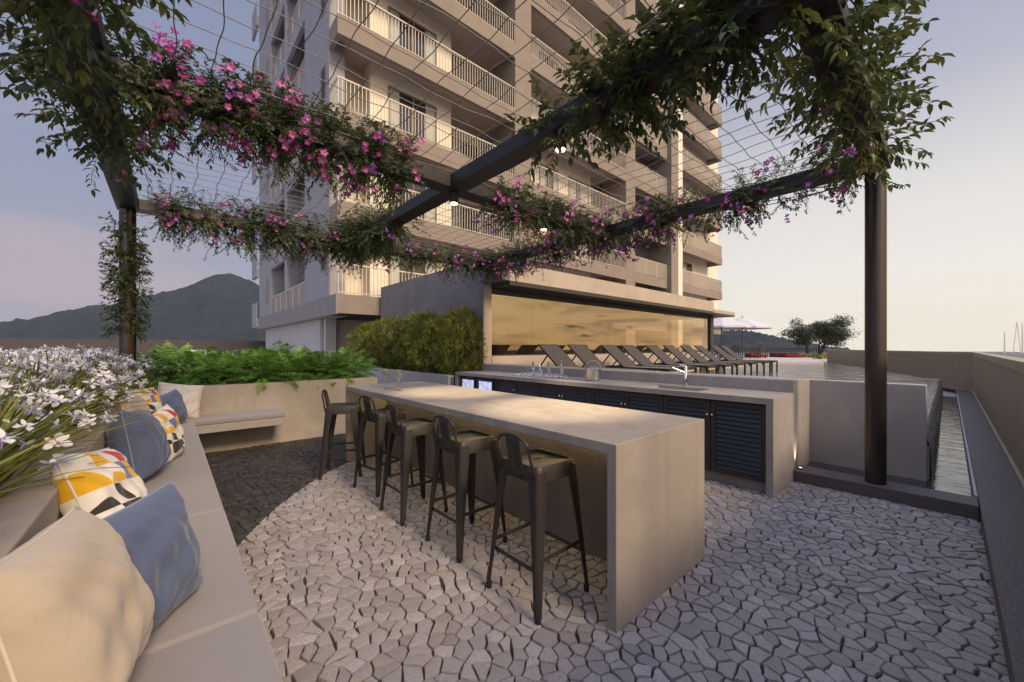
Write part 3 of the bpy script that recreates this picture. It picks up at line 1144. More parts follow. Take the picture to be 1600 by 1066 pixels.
# sink
sk = MB()
zb = .76
sk.add([(SKX0, SKY0, .862), (SKX1, SKY0, .862), (SKX1, SKY1, .862), (SKX0, SKY1, .862), (SKX0 + .01, SKY0 + .01, zb), (SKX1 - .01, SKY0 + .01, zb), (SKX1 - .01, SKY1 - .01, zb), (SKX0 + .01, SKY1 - .01, zb)],
       [(0, 1, 5, 4), (1, 2, 6, 5), (2, 3, 7, 6), (3, 0, 4, 7), (4, 5, 6, 7)])
sk.obj('sink_bowl', 'sink', ct)
fa = MB()
fx, fy = 4.745, 2.14
fa.tube([(fx, fy, .921), (fx, fy, .93), (fx, fy, .932), (fx, fy, 1.155), (fx, fy, 1.165)], [.026, .026, .021, .021, .017], 16)
fa.tube([(fx, fy, 1.085), (fx - .05, fy + .055, 1.115), (fx - .105, fy + .115, 1.15)], [.015, .014, .013], 12)
fo = fa.obj('tap', 'chrome', ct, smooth=40)
MB().tube([(fx, fy, 1.166), (fx - .01, fy + .01, 1.174), (fx - .05, fy + .06, 1.19)], [.016, .012, .007], 10).obj('lever', 'chrome', fo, smooth=40)

# fridges under the counter
for i, (y0, y1, lb) in enumerate(((5.305, 5.815, 'lit glass door drinks fridge under the counter, beside the louvred cupboards'), (5.845, 6.355, 'lit glass door drinks fridge at the very left end of the counter'))):
    fr = thing('drinks_fridge', lb, 'fridge', (4.45, (y0 + y1) / 2, .1), 'fridges built into the bar counter')
    b = MB()
    b.box(4.30, 4.58, y0, y0 + .02, .1, .842).box(4.30, 4.58, y1 - .02, y1, .1, .842).box(4.301, 4.58, y0 + .02, y1 - .02, .1, .13).box(4.301, 4.58, y0 + .02, y1 - .02, .82, .842)
    b.obj('cabinet', 'dark_steel', fr)
    MB().box(4.302, 4.306, y0 + .021, y1 - .021, .131, .819).obj('frosted_panel', 'fridge_glow', fr)
    dm = MB()
    x = 4.268
    dm.box(x, x + .03, y0, y0 + .05, .1, .84).box(x, x + .03, y1 - .05, y1, .1, .84).box(x + .001, x + .029, y0 + .05, y1 - .05, .1, .15).box(x + .001, x + .029, y0 + .05, y1 - .05, .785, .84)
    d = dm.obj('door', 'dark_steel', fr, bevel=.003)
    MB().add([(x + .012, y0 + .05, .15), (x + .012, y0 + .05, .785), (x + .012, y1 - .05, .785), (x + .012, y1 - .05, .15)], [(0, 1, 2, 3)]).obj('pane', 'fridge_glass', d)

# ice bucket
ib = thing('ice_bucket', 'round steel ice bucket with arched handle on the counter left of the tap', 'ice bucket', (4.60, 3.42, .921))
MB().lathe([(0, 0), (.095, 0), (.106, .008), (.110, .03), (.110, .172), (.113, .176), (.110, .180), (.104, .176), (.103, .03), (0, .02)], 40, (4.60, 3.42, .921)).obj('pail', 'steel', ib, smooth=40)
hp = []
hd = Vector((.748, -.664, 0))
for a in range(0, 181, 12):
    hp.append(Vector((4.60, 3.42, 1.075)) + hd * (.118 * math.cos(R(a))) + Vector((0, 0, .135 * math.sin(R(a)))))
MB().tube(hp, .0035, 8).obj('handle', 'chrome', ib, smooth=True)


def rock(mb, c, r, rg):
    base = [(1, 1, 1), (-1, 1, 1), (-1, -1, 1), (1, -1, 1), (1, 1, -1), (-1, 1, -1), (-1, -1, -1), (1, -1, -1)]
    m = Euler((rg.uniform(0, 6), rg.uniform(0, 6), rg.uniform(0, 6))).to_matrix()
    vs = [Vector(c) + m @ Vector([k * r * rg.uniform(.7, 1.05) for k in b]) for b in base]
    mb.add(vs, [(0, 1, 2, 3), (7, 6, 5, 4), (0, 4, 5, 1), (1, 5, 6, 2), (2, 6, 7, 3), (3, 7, 4, 0)])


ic = MB()
rg = random.Random(3)
for k in range(46):
    a, q = rg.uniform(0, 6.28), math.sqrt(rg.random()) * .085
    rock(ic, (4.60 + q * math.cos(a), 3.42 + q * math.sin(a), 1.09 + (.03 * (1 - q / .09)) * rg.random() + .005), .015, rg)
tag(ic.obj('ice_cubes', 'ice', bevel=.002), 'heap of ice cubes filling the steel bucket', 'ice', kind='stuff')

# ice with bottles
ice2 = MB()
for k in range(230):
    y = rg.uniform(ITY0, ITY1)
    x = rg.uniform(ITX0, ITX1)
    hgt = .055 * max(0, 1 - ((y - 4.48) / .55) ** 2) * max(0.15, 1 - ((x - 4.61) / .24) ** 2)
    rock(ice2, (x, y, .932 + rg.random() * hgt), .014, rg)
tag(ice2.obj('crushed_ice', 'ice', bevel=.002), 'loose ice heaped on the counter around the bottles', 'ice', kind='stuff')
BOT = [((4.60, 4.66), 0.06, 0.0, 'clear bottle with pale foil neck, leftmost in the heap of ice'),
       ((4.64, 4.50), -.5, .3, 'slim dark necked bottle lying aslant in the ice between two upright ones'),
       ((4.60, 4.30), 0.05, -.03, 'clear bottle standing in the ice, just right of the slanting bottle'),
       ((4.64, 4.06), -.10, .1, 'tallest bottle, glinting at the right end of the ice heap')]
for i, ((x, y), tx, ty, lb) in enumerate(BOT):
    b = thing('bottle', lb, 'bottle', (x, y, .925), 'bottles on ice')
    s = 1.12 if i == 3 else 1.0
    MB().lathe([(0, 0), (.033 * s, 0), (.036 * s, .006), (.036 * s, .10 * s), (.030 * s, .125 * s), (.016 * s, .15 * s), (.0135 * s, .16 * s), (.0135 * s, .17 * s)], 20).obj('body', 'bottle', b, smooth=40, local=True)
    MB().lathe([(.0145 * s, .165 * s), (.0145 * s, .222 * s), (.016 * s, .224 * s), (.016 * s, .236 * s), (0, .237 * s)], 16).obj('foil_neck', 'foil', b, smooth=40, local=True)
    b.rotation_euler = (tx, ty, 0)

# wine glasses on the table
GL = [((1.885, 4.34), 'tall stemmed cocktail glass on the table, the left of the pair'), ((1.91, 4.05), 'tall stemmed cocktail glass on the table, the right of the pair')]
for i, ((x, y), lb) in enumerate(GL):
    gl = thing('cocktail_glass', lb, 'glass', (x, y, .9245), 'cocktail glasses on the bar table')
    MB().lathe([(0, 0), (.036, 0), (.036, .002), (.012, .006), (.0038, .012), (.0032, .10), (.006, .108), (.022, .140), (.041, .185), (.044, .205), (.041, .228), (.0395, .228), (.0425, .205), (.039, .185), (.020, .142), (.0, .112)], 28, (x, y, .9245)).obj('bowl_and_stem', 'glass_clear', gl, smooth=50)
    MB().lathe([(0, .1135), (.0195, .1425), (.0385, .186), (.0405, .196), (0, .196)], 24, (x, y, .9245)).obj('drink', 'drink', gl, smooth=50)
    lf = MB()
    for k in range(4):
        a = rng.uniform(-.5, 1.6)
        d = Vector((math.cos(a), math.sin(a), rng.uniform(-.1, .5))).normalized()
        c = Vector((x, y, .9245 + .212))
        s = d.cross(Vector((0, 0, 1))).normalized()
        q = c + d * .03
        lf.add([q, q + d * .02 + s * .009, q + d * .045, q + d * .02 - s * .009], [(0, 1, 2, 3)], .7)
    lf.obj('garnish', 'leaf_big', gl, tint=True)

# ------------------------------------------------------------------ pergola
PX = (-.376, 2.335, 5.035)
PY = (.46, 3.59, 6.715)
ZB = 3.10
BH = .135
BW = .20
pg = thing('pergola', 'dark steel pergola frame of crossing beams on round posts over the terrace', 'pergola', (2.3, 3.6, 0))
for (x, y, z0) in ((PX[2], PY[0], .116), (PX[0], PY[2], .6), (PX[0] - .05, PY[0], .6)):
    MB().lathe([(.078, z0), (.078, ZB)], 48, (x, y, 0)).obj('post', 'post_metal', pg, smooth=60)
e = BW / 2
for x in PX:
    MB().box(x - e, x + e, PY[0] - e, PY[2] + e, ZB, ZB + BH).obj('beam', 'beam_metal', pg, bevel=.004)
for y in PY:
    for xa, xb in ((PX[0] + e + .001, PX[1] - e - .001), (PX[1] + e + .001, PX[2] - e - .001)):
        MB().box(xa, xb, y - e, y + e, ZB + .002, ZB + BH - .002).obj('beam', 'beam_metal', pg, bevel=.004)
# wire net above the beams
net = MB()
zn = ZB + BH + .015
st = .205


def wob(a, b, k):
    return .009 * math.sin(a * 7.3 + k * 2.1) + .005 * math.sin(a * 17.1 + k * 5.7 + b)


nx = int((PX[2] - PX[0]) / st) + 1
ny = int((PY[2] - PY[0]) / st) + 1
for i in range(nx + 1):
    x = PX[0] + (PX[2] - PX[0]) * i / nx
    p = []
    for k in range(90):
        y = PY[0] + (PY[2] - PY[0]) * k / 89
        p.append((x + wob(y, x, i), y, zn + .010 * math.sin(y * 5 + i)))
    net.tube(p, .0033, 5, False)
for j in range(ny + 1):
    y = PY[0] + (PY[2] - PY[0]) * j / ny
    p = []
    for k in range(90):
        x = PX[0] + (PX[2] - PX[0]) * k / 89
        p.append((x, y + wob(x, y, j), zn + .010 * math.sin(x * 5 + j) + .004))
    net.tube(p, .0033, 5, False)
tag(net.obj('wire_net', 'wire', smooth=True), 'square wire netting stretched over the pergola beams', 'wire net')

# downlights under the beams
for i, (x, y, lb) in enumerate(((PX[1], 2.05, 'lit cylinder downlight under the broad beam, amid the leaves at upper right'), (PX[1], PY[1], 'lit cylinder downlight under the crossing of the two middle beams'), (3.75, PY[1], 'lit cylinder downlight under the flowering beam above the lobby wall'))):
    lp = thing('downlight', lb, 'lamp', (x, y, ZB), 'downlights on the pergola')
    MB().lathe([(.0, -.001), (.05, -.001), (.05, -.125), (.046, -.13), (.042, -.125), (.042, -.105), (.0, -.10)], 24, (x, y, ZB)).obj('housing', 'beam_metal', lp, smooth=40)
    MB().lathe([(0, -.112), (.03, -.112), (.036, -.122), (.030, -.133), (0, -.138)], 16, (x, y, ZB)).obj('bulb', 'lamp_glow', lp, smooth=True)
    ld = bpy.data.lights.new('downlight_beam', 'SPOT')
    lo = bpy.data.objects.new('downlight_beam', ld)
    col.objects.link(lo)
    lo.parent = lp
    lo.location = (0, 0, -.24)
    ld.energy = 230
    ld.spot_size = R(44)
    ld.spot_blend = .8
    ld.color = (1, .78, .48)
    ld.shadow_soft_size = .03

# uplight at the end of the counter
ul = thing('uplight', 'small uplight at the foot of the counter end where the kerb meets it', 'lamp', (4.985, 1.035, .116))
MB().lathe([(0, .001), (.018, .001), (.018, .014), (.015, .016), (0, .016)], 20, (4.985, 1.035, .116)).obj('housing', 'dark_steel', ul, smooth=40)
MB().lathe([(0, .0175), (.013, .0175), (.012, .0185), (0, .0185)], 16, (4.985, 1.035, .116)).obj('lens', 'uplight_glow', ul)
ld = bpy.data.lights.new('uplight_beam', 'SPOT')
lo = bpy.data.objects.new('uplight_beam', ld)
col.objects.link(lo)
lo.parent = ul
lo.location = (0, 0, .03)
lo.rotation_euler = (R(180 - 7), 0, 0)
ld.energy = 9
ld.spot_size = R(64)
ld.spot_blend = .9
ld.color = (1, .85, .62)
ld.shadow_soft_size = .02

# ------------------------------------------------------------------ planters and benches
pl = thing('planter', 'long rendered concrete planter wrapping the bench corner, holding the irises and ferns', 'planter', (-.5, 5, 0))
w = MB()
w.box(-.50, -.30, .2, 6.54, -.02, .885)
w.box(-.50, 2.70, 6.541, 6.74, -.02, .886)
w.box(2.5, 2.698, 6.741, 7.9, -.02, .886)
w.box(-3.2, 2.698, 7.901, 8.1, -.02, .886)
w.obj('wall', 'planter_conc', pl, bevel=.008)
MB().box(-3.2, -.501, .2, 7.9, -.02, .82).box(-.499, 2.499, 6.742, 7.9, -.02, .82).obj('soil', 'soil', pl)
bn = thing('bench', 'L shaped floating concrete bench along the planter walls under grey cushions', 'bench', (0, 4, 0))
MB().box(-.299, .222, .3, 6.06, .34, .440).box(-.299, 1.19, 6.061, 6.539, .34, .440).obj('seat_slab', 'bench_conc', bn, bevel=.006)
MB().box(-.299, -.05, .3, 6.4, -.02, .339).obj('support', 'bench_conc', bn)


def soft_box(x0, x1, y0, y1, z0, z1, r=.018):
    bm = bmesh.new()
    mb = MB()
    nx_, ny_ = max(2, int((x1 - x0) / .06)), max(2, int((y1 - y0) / .06))
    mb.box(x0, x1, y0, y1, z0, z1)
    return mb


CUSH = [(-.296, .232, .35, 1.55, 'grey seat cushion on the long bench, nearest the camera'), (-.296, .232, 1.556, 2.66, 'grey seat cushion on the long bench under the blue and beige pillows'),
        (-.296, .232, 2.666, 4.55, 'grey seat cushion on the long bench under the large blue pillow'), (-.296, .232, 4.556, 6.06, 'grey seat cushion at the far end of the long bench before the corner'),
        (-.296, 1.205, 6.066, 6.536, 'grey seat cushion on the short bench against the far planter wall')]
for (x0, x1, y0, y1, lb) in CUSH:
    o = MB().box(x0, x1, y0, y1, .4405, .512).obj('seat_cushion', 'cushion_pad', bevel=.018, seg=4, smooth=True)
    tag(o, lb, 'cushion', 'seat cushions on the bench')

# ------------------------------------------------------------------ pillows


def pillow(label, loc, size, rot, mat, pipe, thick=.17, seed=0, name='pillow'):
    a, b = size[0] / 2, size[1] / 2
    n = 36
    rg = random.Random(seed)
    ph = [rg.uniform(0, 6) for _ in range(6)]
    mb = MB()
    uvs = []
    idx = {}
    for side in (1, -1):
        for i in range(n + 1):
            for j in range(n + 1):
                u, v = -1 + 2 * i / n, -1 + 2 * j / n
                edge = abs(u) > .999 or abs(v) > .999
                if side == -1 and edge:
                    continue
                pin = .055
                x = a * u * (1 - pin * (1 - v * v) * abs(u) ** 2)
                z = b * v * (1 - pin * (1 - u * u) * abs(v) ** 2)
                t = thick / 2 * ((1 - abs(u) ** 2.8) * (1 - abs(v) ** 2.8)) ** .46
                cr = math.atan2(v - (1 if v > 0 else -1), u - (1 if u > 0 else -1))
                cd = math.hypot(abs(u) - 1, abs(v) - 1)
                wr = .009 * math.sin(5 * u + 3 * v + ph[0]) * (1 - abs(u)) + .006 * math.sin(9 * v - 4 * u + ph[1]) + .008 * math.sin(14 * cr + ph[2]) * math.exp(-cd * 2.2) + .004 * math.sin(17 * u + 11 * v * v + ph[3])
                if edge: t = 0; wr = 0
                # sag: fuller towards the bottom
                t *= 1 + .12 * (-v)
                idx[(side, i, j)] = len(mb.v)
                mb.v.append((x, side * (t + wr * (t / (thick / 2))), z))
                mb.tint.append(.5)
                uvs.append(((u + 1) / 2, (v + 1) / 2))

    def ix(s, i, j):
        return idx.get((s, i, j), idx[(1, i, j)])
    for s in (1, -1):
        for i in range(n):
            for j in range(n):
                q = (ix(s, i, j), ix(s, i + 1, j), ix(s, i + 1, j + 1), ix(s, i, j + 1))
                mb.f.append(q[::-1] if s == 1 else q)
    mb.uv = uvs
    root = thing(name, label, 'pillow', loc, 'pillows along the bench')
    mb.obj('cover', mat, root, smooth=True, local=True)
    ring = []
    for i in range(n): ring.append(mb.v[idx[(1, i, 0)]])
    for j in range(n): ring.append(mb.v[idx[(1, n, j)]])
    for i in range(n, 0, -1): ring.append(mb.v[idx[(1, i, n)]])
    for j in range(n, 0, -1): ring.append(mb.v[idx[(1, 0, j)]])
    ring.append(ring[0])
    MB().tube(ring, .0042, 6, False).obj('piping', pipe, root, smooth=True, local=True)
    root.rotation_euler = rot
    return root


# rot: (lean, roll, heading) — the cover's face looks along local -y
pillow('large beige linen pillow nearest the camera, leaning on the long bench', (-.19, 1.42, .735), (.44, .45), (R(-13), R(3), R(80)), 'beige_linen', 'pipe_beige', .25, 1)
pillow('blue linen pillow standing against the large beige pillow in front', (-.075, 1.71, .70), (.40, .41), (R(-9), R(-3), R(54)), 'blue_linen', 'pipe_blue', .20, 2)
pillow('patterned pillow squeezed behind the nearest beige and blue pillows', (-.19, 2.32, .77), (.44, .44), (R(-22), R(10), R(76)), 'print', 'pipe_white', .18, 3)
pillow('large blue linen pillow alone in the middle of the long bench', (-.155, 3.66, .745), (.47, .47), (R(-10), R(6), R(82)), 'blue_linen', 'pipe_blue', .27, 4)
pillow('patterned pillow leaning on the far side of the large blue pillow', (-.03, 4.12, .70), (.42, .42), (R(-9), R(-6), R(74)), 'print', 'pipe_white', .19, 5)
pillow('small beige pillow half hidden between the large blue pillow and the bench back', (-.20, 4.6, .76), (.42, .44), (R(-14), R(5), R(76)), 'beige_linen', 'pipe_beige', .16, 6)
pillow('patterned pillow near the bench corner, leftmost of the far three', (-.17, 5.45, .77), (.44, .44), (R(-14), R(4), R(66)), 'print', 'pipe_white', .18, 7)
pillow('blue pillow by the bench corner between the patterned and the cream one', (.01, 5.84, .70), (.40, .38), (R(-10), R(-8), R(60)), 'blue_linen', 'pipe_blue', .20, 8)
pillow('cream pillow leaning on the far planter wall in the bench corner', (.10, 6.36, .73), (.44, .44), (R(-16), R(10), R(8)), 'white_linen', 'pipe_white', .15, 9)

# ------------------------------------------------------------------ bamboo bed wall
MBw = MB().box(4.16, 4.30, 6.60, 12.45, -.02, .84)
tag(MBw.obj('garden_wall', 'bed_wall', bevel=.006), 'low grey plastered wall in front of the bamboo bushes', 'wall')
tag(MB().box(4.301, 5.22, 6.86, 12.4, -.02, .78).obj('soil', 'soil'), kind='structure')

# ------------------------------------------------------------------ lobby
LX0, LX1, LY0 = 5.23, 17.85, 6.86
lb_ = thing('lobby_building', 'low lobby with golden glass front, grey side wall and flat roof behind the pool', 'building', (11, 9, 0))
MB().box(LX0, LX0 + .22, LY0 + .001, 12.4, -.02, 3.37).box(LX0 + .0005, LX0 + .22, 6.222, LY0, 2.83, 3.369).obj('side_wall', 'lobby_side', lb_)
MB().box(LX0 + .012, LX0 + .235, LY0 - .004, LY0, -.02, 2.826).box(LX0 + .24, LX1 - .25, LY0 - .02, LY0 + .15, -.02, 1.205).obj('front_wall', 'lobby_fascia', lb_)
MB().box(LX0 + .225, 16.3, 6.22, 6.5, 2.83, 3.226).obj('fascia', 'lobby_fascia', lb_, bevel=.006)
MB().box(LX0 + .225, 18.6, 6.222, 12.3, 2.74, 2.828).box(16.302, 18.6, 6.22, 12.3, 2.829, 2.93).obj('soffit', 'dark_steel', lb_)
MB().box(LX0 + .225, 16.28, 6.501, 12.3, 2.95, 3.18).obj('roof', 'lobby_side', lb_)
MB().box(16.304, 18.602, 6.216, 6.2195, 2.80, 2.932).obj('canopy_edge', 'lobby_fascia', lb_)
MB().box(LX0 + .235, LX1, LY0 + .02, LY0 + .10, 2.62, 2.738).box(LX0 + .235, LX1, LY0 + .02, LY0 + .10, 1.206, 1.23).obj('window_frame', 'dark_steel', lb_)
MB().box(17.6, 17.9, LY0 - .02, LY0 + .28, -.02, 2.739).obj('column', 'dark_steel', lb_)
MB().box(17.62, 17.88, 12.0, 12.26, -.02, 2.739).obj('column', 'dark_steel', lb_)
npane = 9
for i in range(npane):
    x0 = LX0 + .24 + (17.598 - LX0 - .24) * i / npane
    x1 = LX0 + .24 + (17.598 - LX0 - .24) * (i + 1) / npane
    MB().add([(x0 + .002, LY0 + .05, 1.231), (x1 - .002, LY0 + .05, 1.231), (x1 - .002, LY0 + .05, 2.619), (x0 + .002, LY0 + .05, 2.619)], [(0, 1, 2, 3)]).obj('window', 'lobby_glass', lb_)
MB().box(LX0 + .225, LX1, LY0 + .151, 12.3, -.02, .5).obj('floor', 'lobby_floor', lb_)
MB().box(LX0 + .23, 12.4, 11.6, 11.8, .501, 2.739).box(6.2, 6.5, 9.0, 9.3, .501, 2.739).obj('inner_wall', 'lobby_in', lb_)
MB().box(8.2, 8.6, 10.0, 10.3, .501, 2.739).box(13.0, 13.4, 11.6, 11.9, .501, 2.739).obj('inner_column', 'lobby_pale', lb_)

# ------------------------------------------------------------------ apartment tower
tw = thing('apartment_tower', 'tall apartment tower with warm lit balconies rising behind the lobby', 'building', (16, 18, 0))
TXL, TYF = 3.92, 12.56
NF = 9
SH = 2.9


def zt(k):
    return 3.07 + SH * k


FH = .60
ZTOP = zt(NF)
# vertical structure
MB().box(TXL, TXL + .5, 13.42, 16.44, 3.07, ZTOP).box(TXL, TXL + .5, 19.6, 19.9, 3.07, ZTOP).box(TXL, TXL + .5, 23.03, 26.4, 3.07, ZTOP).obj('side_wall', 'tower_cool', tw)
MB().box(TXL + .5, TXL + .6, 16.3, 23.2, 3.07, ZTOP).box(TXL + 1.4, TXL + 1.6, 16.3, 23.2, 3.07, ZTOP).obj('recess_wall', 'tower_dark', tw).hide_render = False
MB().box(TXL - .05, TXL + .6, 13.44, 26.6, 2.44, 3.068).box(TXL - .05, TXL - .002, TYF, 13.438, 2.44, 3.068).obj('base_band', 'tower_band', tw)
MB().box(4.22, 4.9, 15.5, 26.3, -.02, 2.438).obj('base_wall', 'tower_pale', tw)
MB().box(4.24, 4.6, 14.9, 15.1, -.02, 2.438).obj('base_column', 'tower_pale', tw)
MB().box(4.6, 36.8, 15.1, 15.3, -.02, 2.438).box(4.5, 4.899, 15.101, 15.499, -.02, 2.438).obj('base_wall', 'lobby_fascia', tw)
MB().box(11.34, 12.31, TYF, 14.2, -.02, ZTOP).box(20.1, 21.1, TYF, 14.2, -.02, ZTOP).obj('front_column', 'tower_warm', tw)
MB().box(25.2, 26.2, TYF - .25, 14.8, -.02, ZTOP).obj('front_column', 'tower_warm', tw)
MB().box(26.202, 26.9, TYF - .22, 14.8, -.02, ZTOP).obj('front_column', 'tower_wall', tw)  # sunlit strip of the pillar put in as a paler piece
# back walls of the balcony bays
MB().box(TXL + .5, 5.35, 14.4, 14.6, 3.07, ZTOP).box(5.35, 8.71, 13.6, 14.6, 3.07, ZTOP).box(8.71, 11.34, 15.0, 15.2, 3.07, ZTOP).obj('balcony_wall', 'tower_wall', tw)
MB().box(12.31, 18.6, 14.0, 14.2, 3.07, ZTOP).box(18.6, 20.1, 15.0, 15.2, 3.07, ZTOP).obj('balcony_wall', 'tower_wall', tw)
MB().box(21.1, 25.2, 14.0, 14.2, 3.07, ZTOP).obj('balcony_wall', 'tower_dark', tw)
MB().box(26.9, 28.9, 14.6, 14.8, 3.07, ZTOP).box(28.9, 36.8, 13.7, 14.8, 3.07, ZTOP).obj('balcony_wall', 'tower_wall', tw)
MB().box(5.0, 36.7, 15.3, 26.2, -.02, ZTOP).obj('core', 'tower_cool', tw)
MB().box(TXL - .1, 37, 13.3, 26.5, ZTOP, ZTOP + .6).obj('roof', 'tower_warm', tw)


def railing_bars(x0, x1, y, z0, z1, side=None, pitch=.125):
    mb = MB()
    n = int((x1 - x0) / pitch)
    for i in range(n + 1):
        x = x0 + (x1 - x0) * i / n
        mb.box(x - .011, x + .011, y - .008, y + .008, z0, z1 - .03)
    mb.box(x0, x1, y - .022, y + .022, z1 - .03, z1 + .012)
    mb.box(x0, x1, y - .015, y + .015, z0 + .05, z0 + .075)
    if side:
        ya, yb = side
        m = int((yb - ya) / pitch)
        for i in range(1, m + 1):
            yy = ya + (yb - ya) * i / m
            mb.box(x0 - .008, x0 + .008, yy - .011, yy + .011, z0, z1 - .03)
        mb.box(x0 - .022, x0 + .022, ya + .023, yb, z1 - .031, z1 + .011)
    return mb


def glass_rail(x0, x1, y, z0, z1, side=None):
    pan = MB()
    pan.box(x0 + .02, x1 - .02, y - .006, y + .006, z0 + .03, z1 - .03)
    fr_ = MB()
    n = max(2, int((x1 - x0) / 1.1))
    for i in range(n + 1):
        x = x0 + (x1 - x0) * i / n
        fr_.box(x - .02, x + .02, y - .02, y + .02, z0, z1 - .02)
    fr_.box(x0, x1, y - .025, y + .025, z1 - .02, z1 + .02)
    if side:
        ya, yb, xs = side
        pan.box(xs - .006, xs + .006, ya + .02, yb, z0 + .03, z1 - .03)
        fr_.box(xs - .025, xs + .025, ya + .03, yb, z1 - .021, z1 + .019)
    return pan, fr_


def window_parts(x0, x1, y, z0, z1, curt, parent):
    """sliding window: frame, mullion, pane, dim room, curtain; front looks along -y"""
    f = MB()
    t = .06
    f.box(x0, x0 + t, y - .03, y + .03, z0, z1).box(x1 - t, x1, y - .03, y + .03, z0, z1)
    f.box(x0 + t, x1 - t, y - .029, y + .029, z1 - t, z1).box(x0 + t, x1 - t, y - .029, y + .029, z0, z0 + t)
    xm = (x0 + x1) / 2
    f.box(xm - .025, xm + .025, y - .025, y + .025, z0 + t, z1 - t)
    fo = f.obj('window', 'win_frame', parent)
    out = [fo]
    MB().add([(x0 + t, y - .005, z0 + t), (x1 - t, y - .005, z0 + t), (x1 - t, y - .005, z1 - t), (x0 + t, y - .005, z1 - t)], [(0, 1, 2, 3)]).obj('pane', 'pane', fo)
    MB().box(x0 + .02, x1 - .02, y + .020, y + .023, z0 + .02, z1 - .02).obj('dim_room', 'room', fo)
    if curt:
        c = MB()
        for (a, b) in curt:
            xa, xb = x0 + t + (x1 - x0 - 2 * t) * a, x0 + t + (x1 - x0 - 2 * t) * b
            n = max(6, int((xb - xa) / .03))
            vs, fs = [], []
            for i in range(n + 1):
                x = xa + (xb - xa) * i / n
                o = y + .009 + .007 * math.sin(i * 1.9)
                vs += [(x, o, z0 + t), (x, o, z1 - t)]
            for i in range(n):
                fs.append((2 * i, 2 * i + 2, 2 * i + 3, 2 * i + 1))
            c.add(vs, fs)
        c.obj('curtain', 'curtain', fo, smooth=True)
    return fo


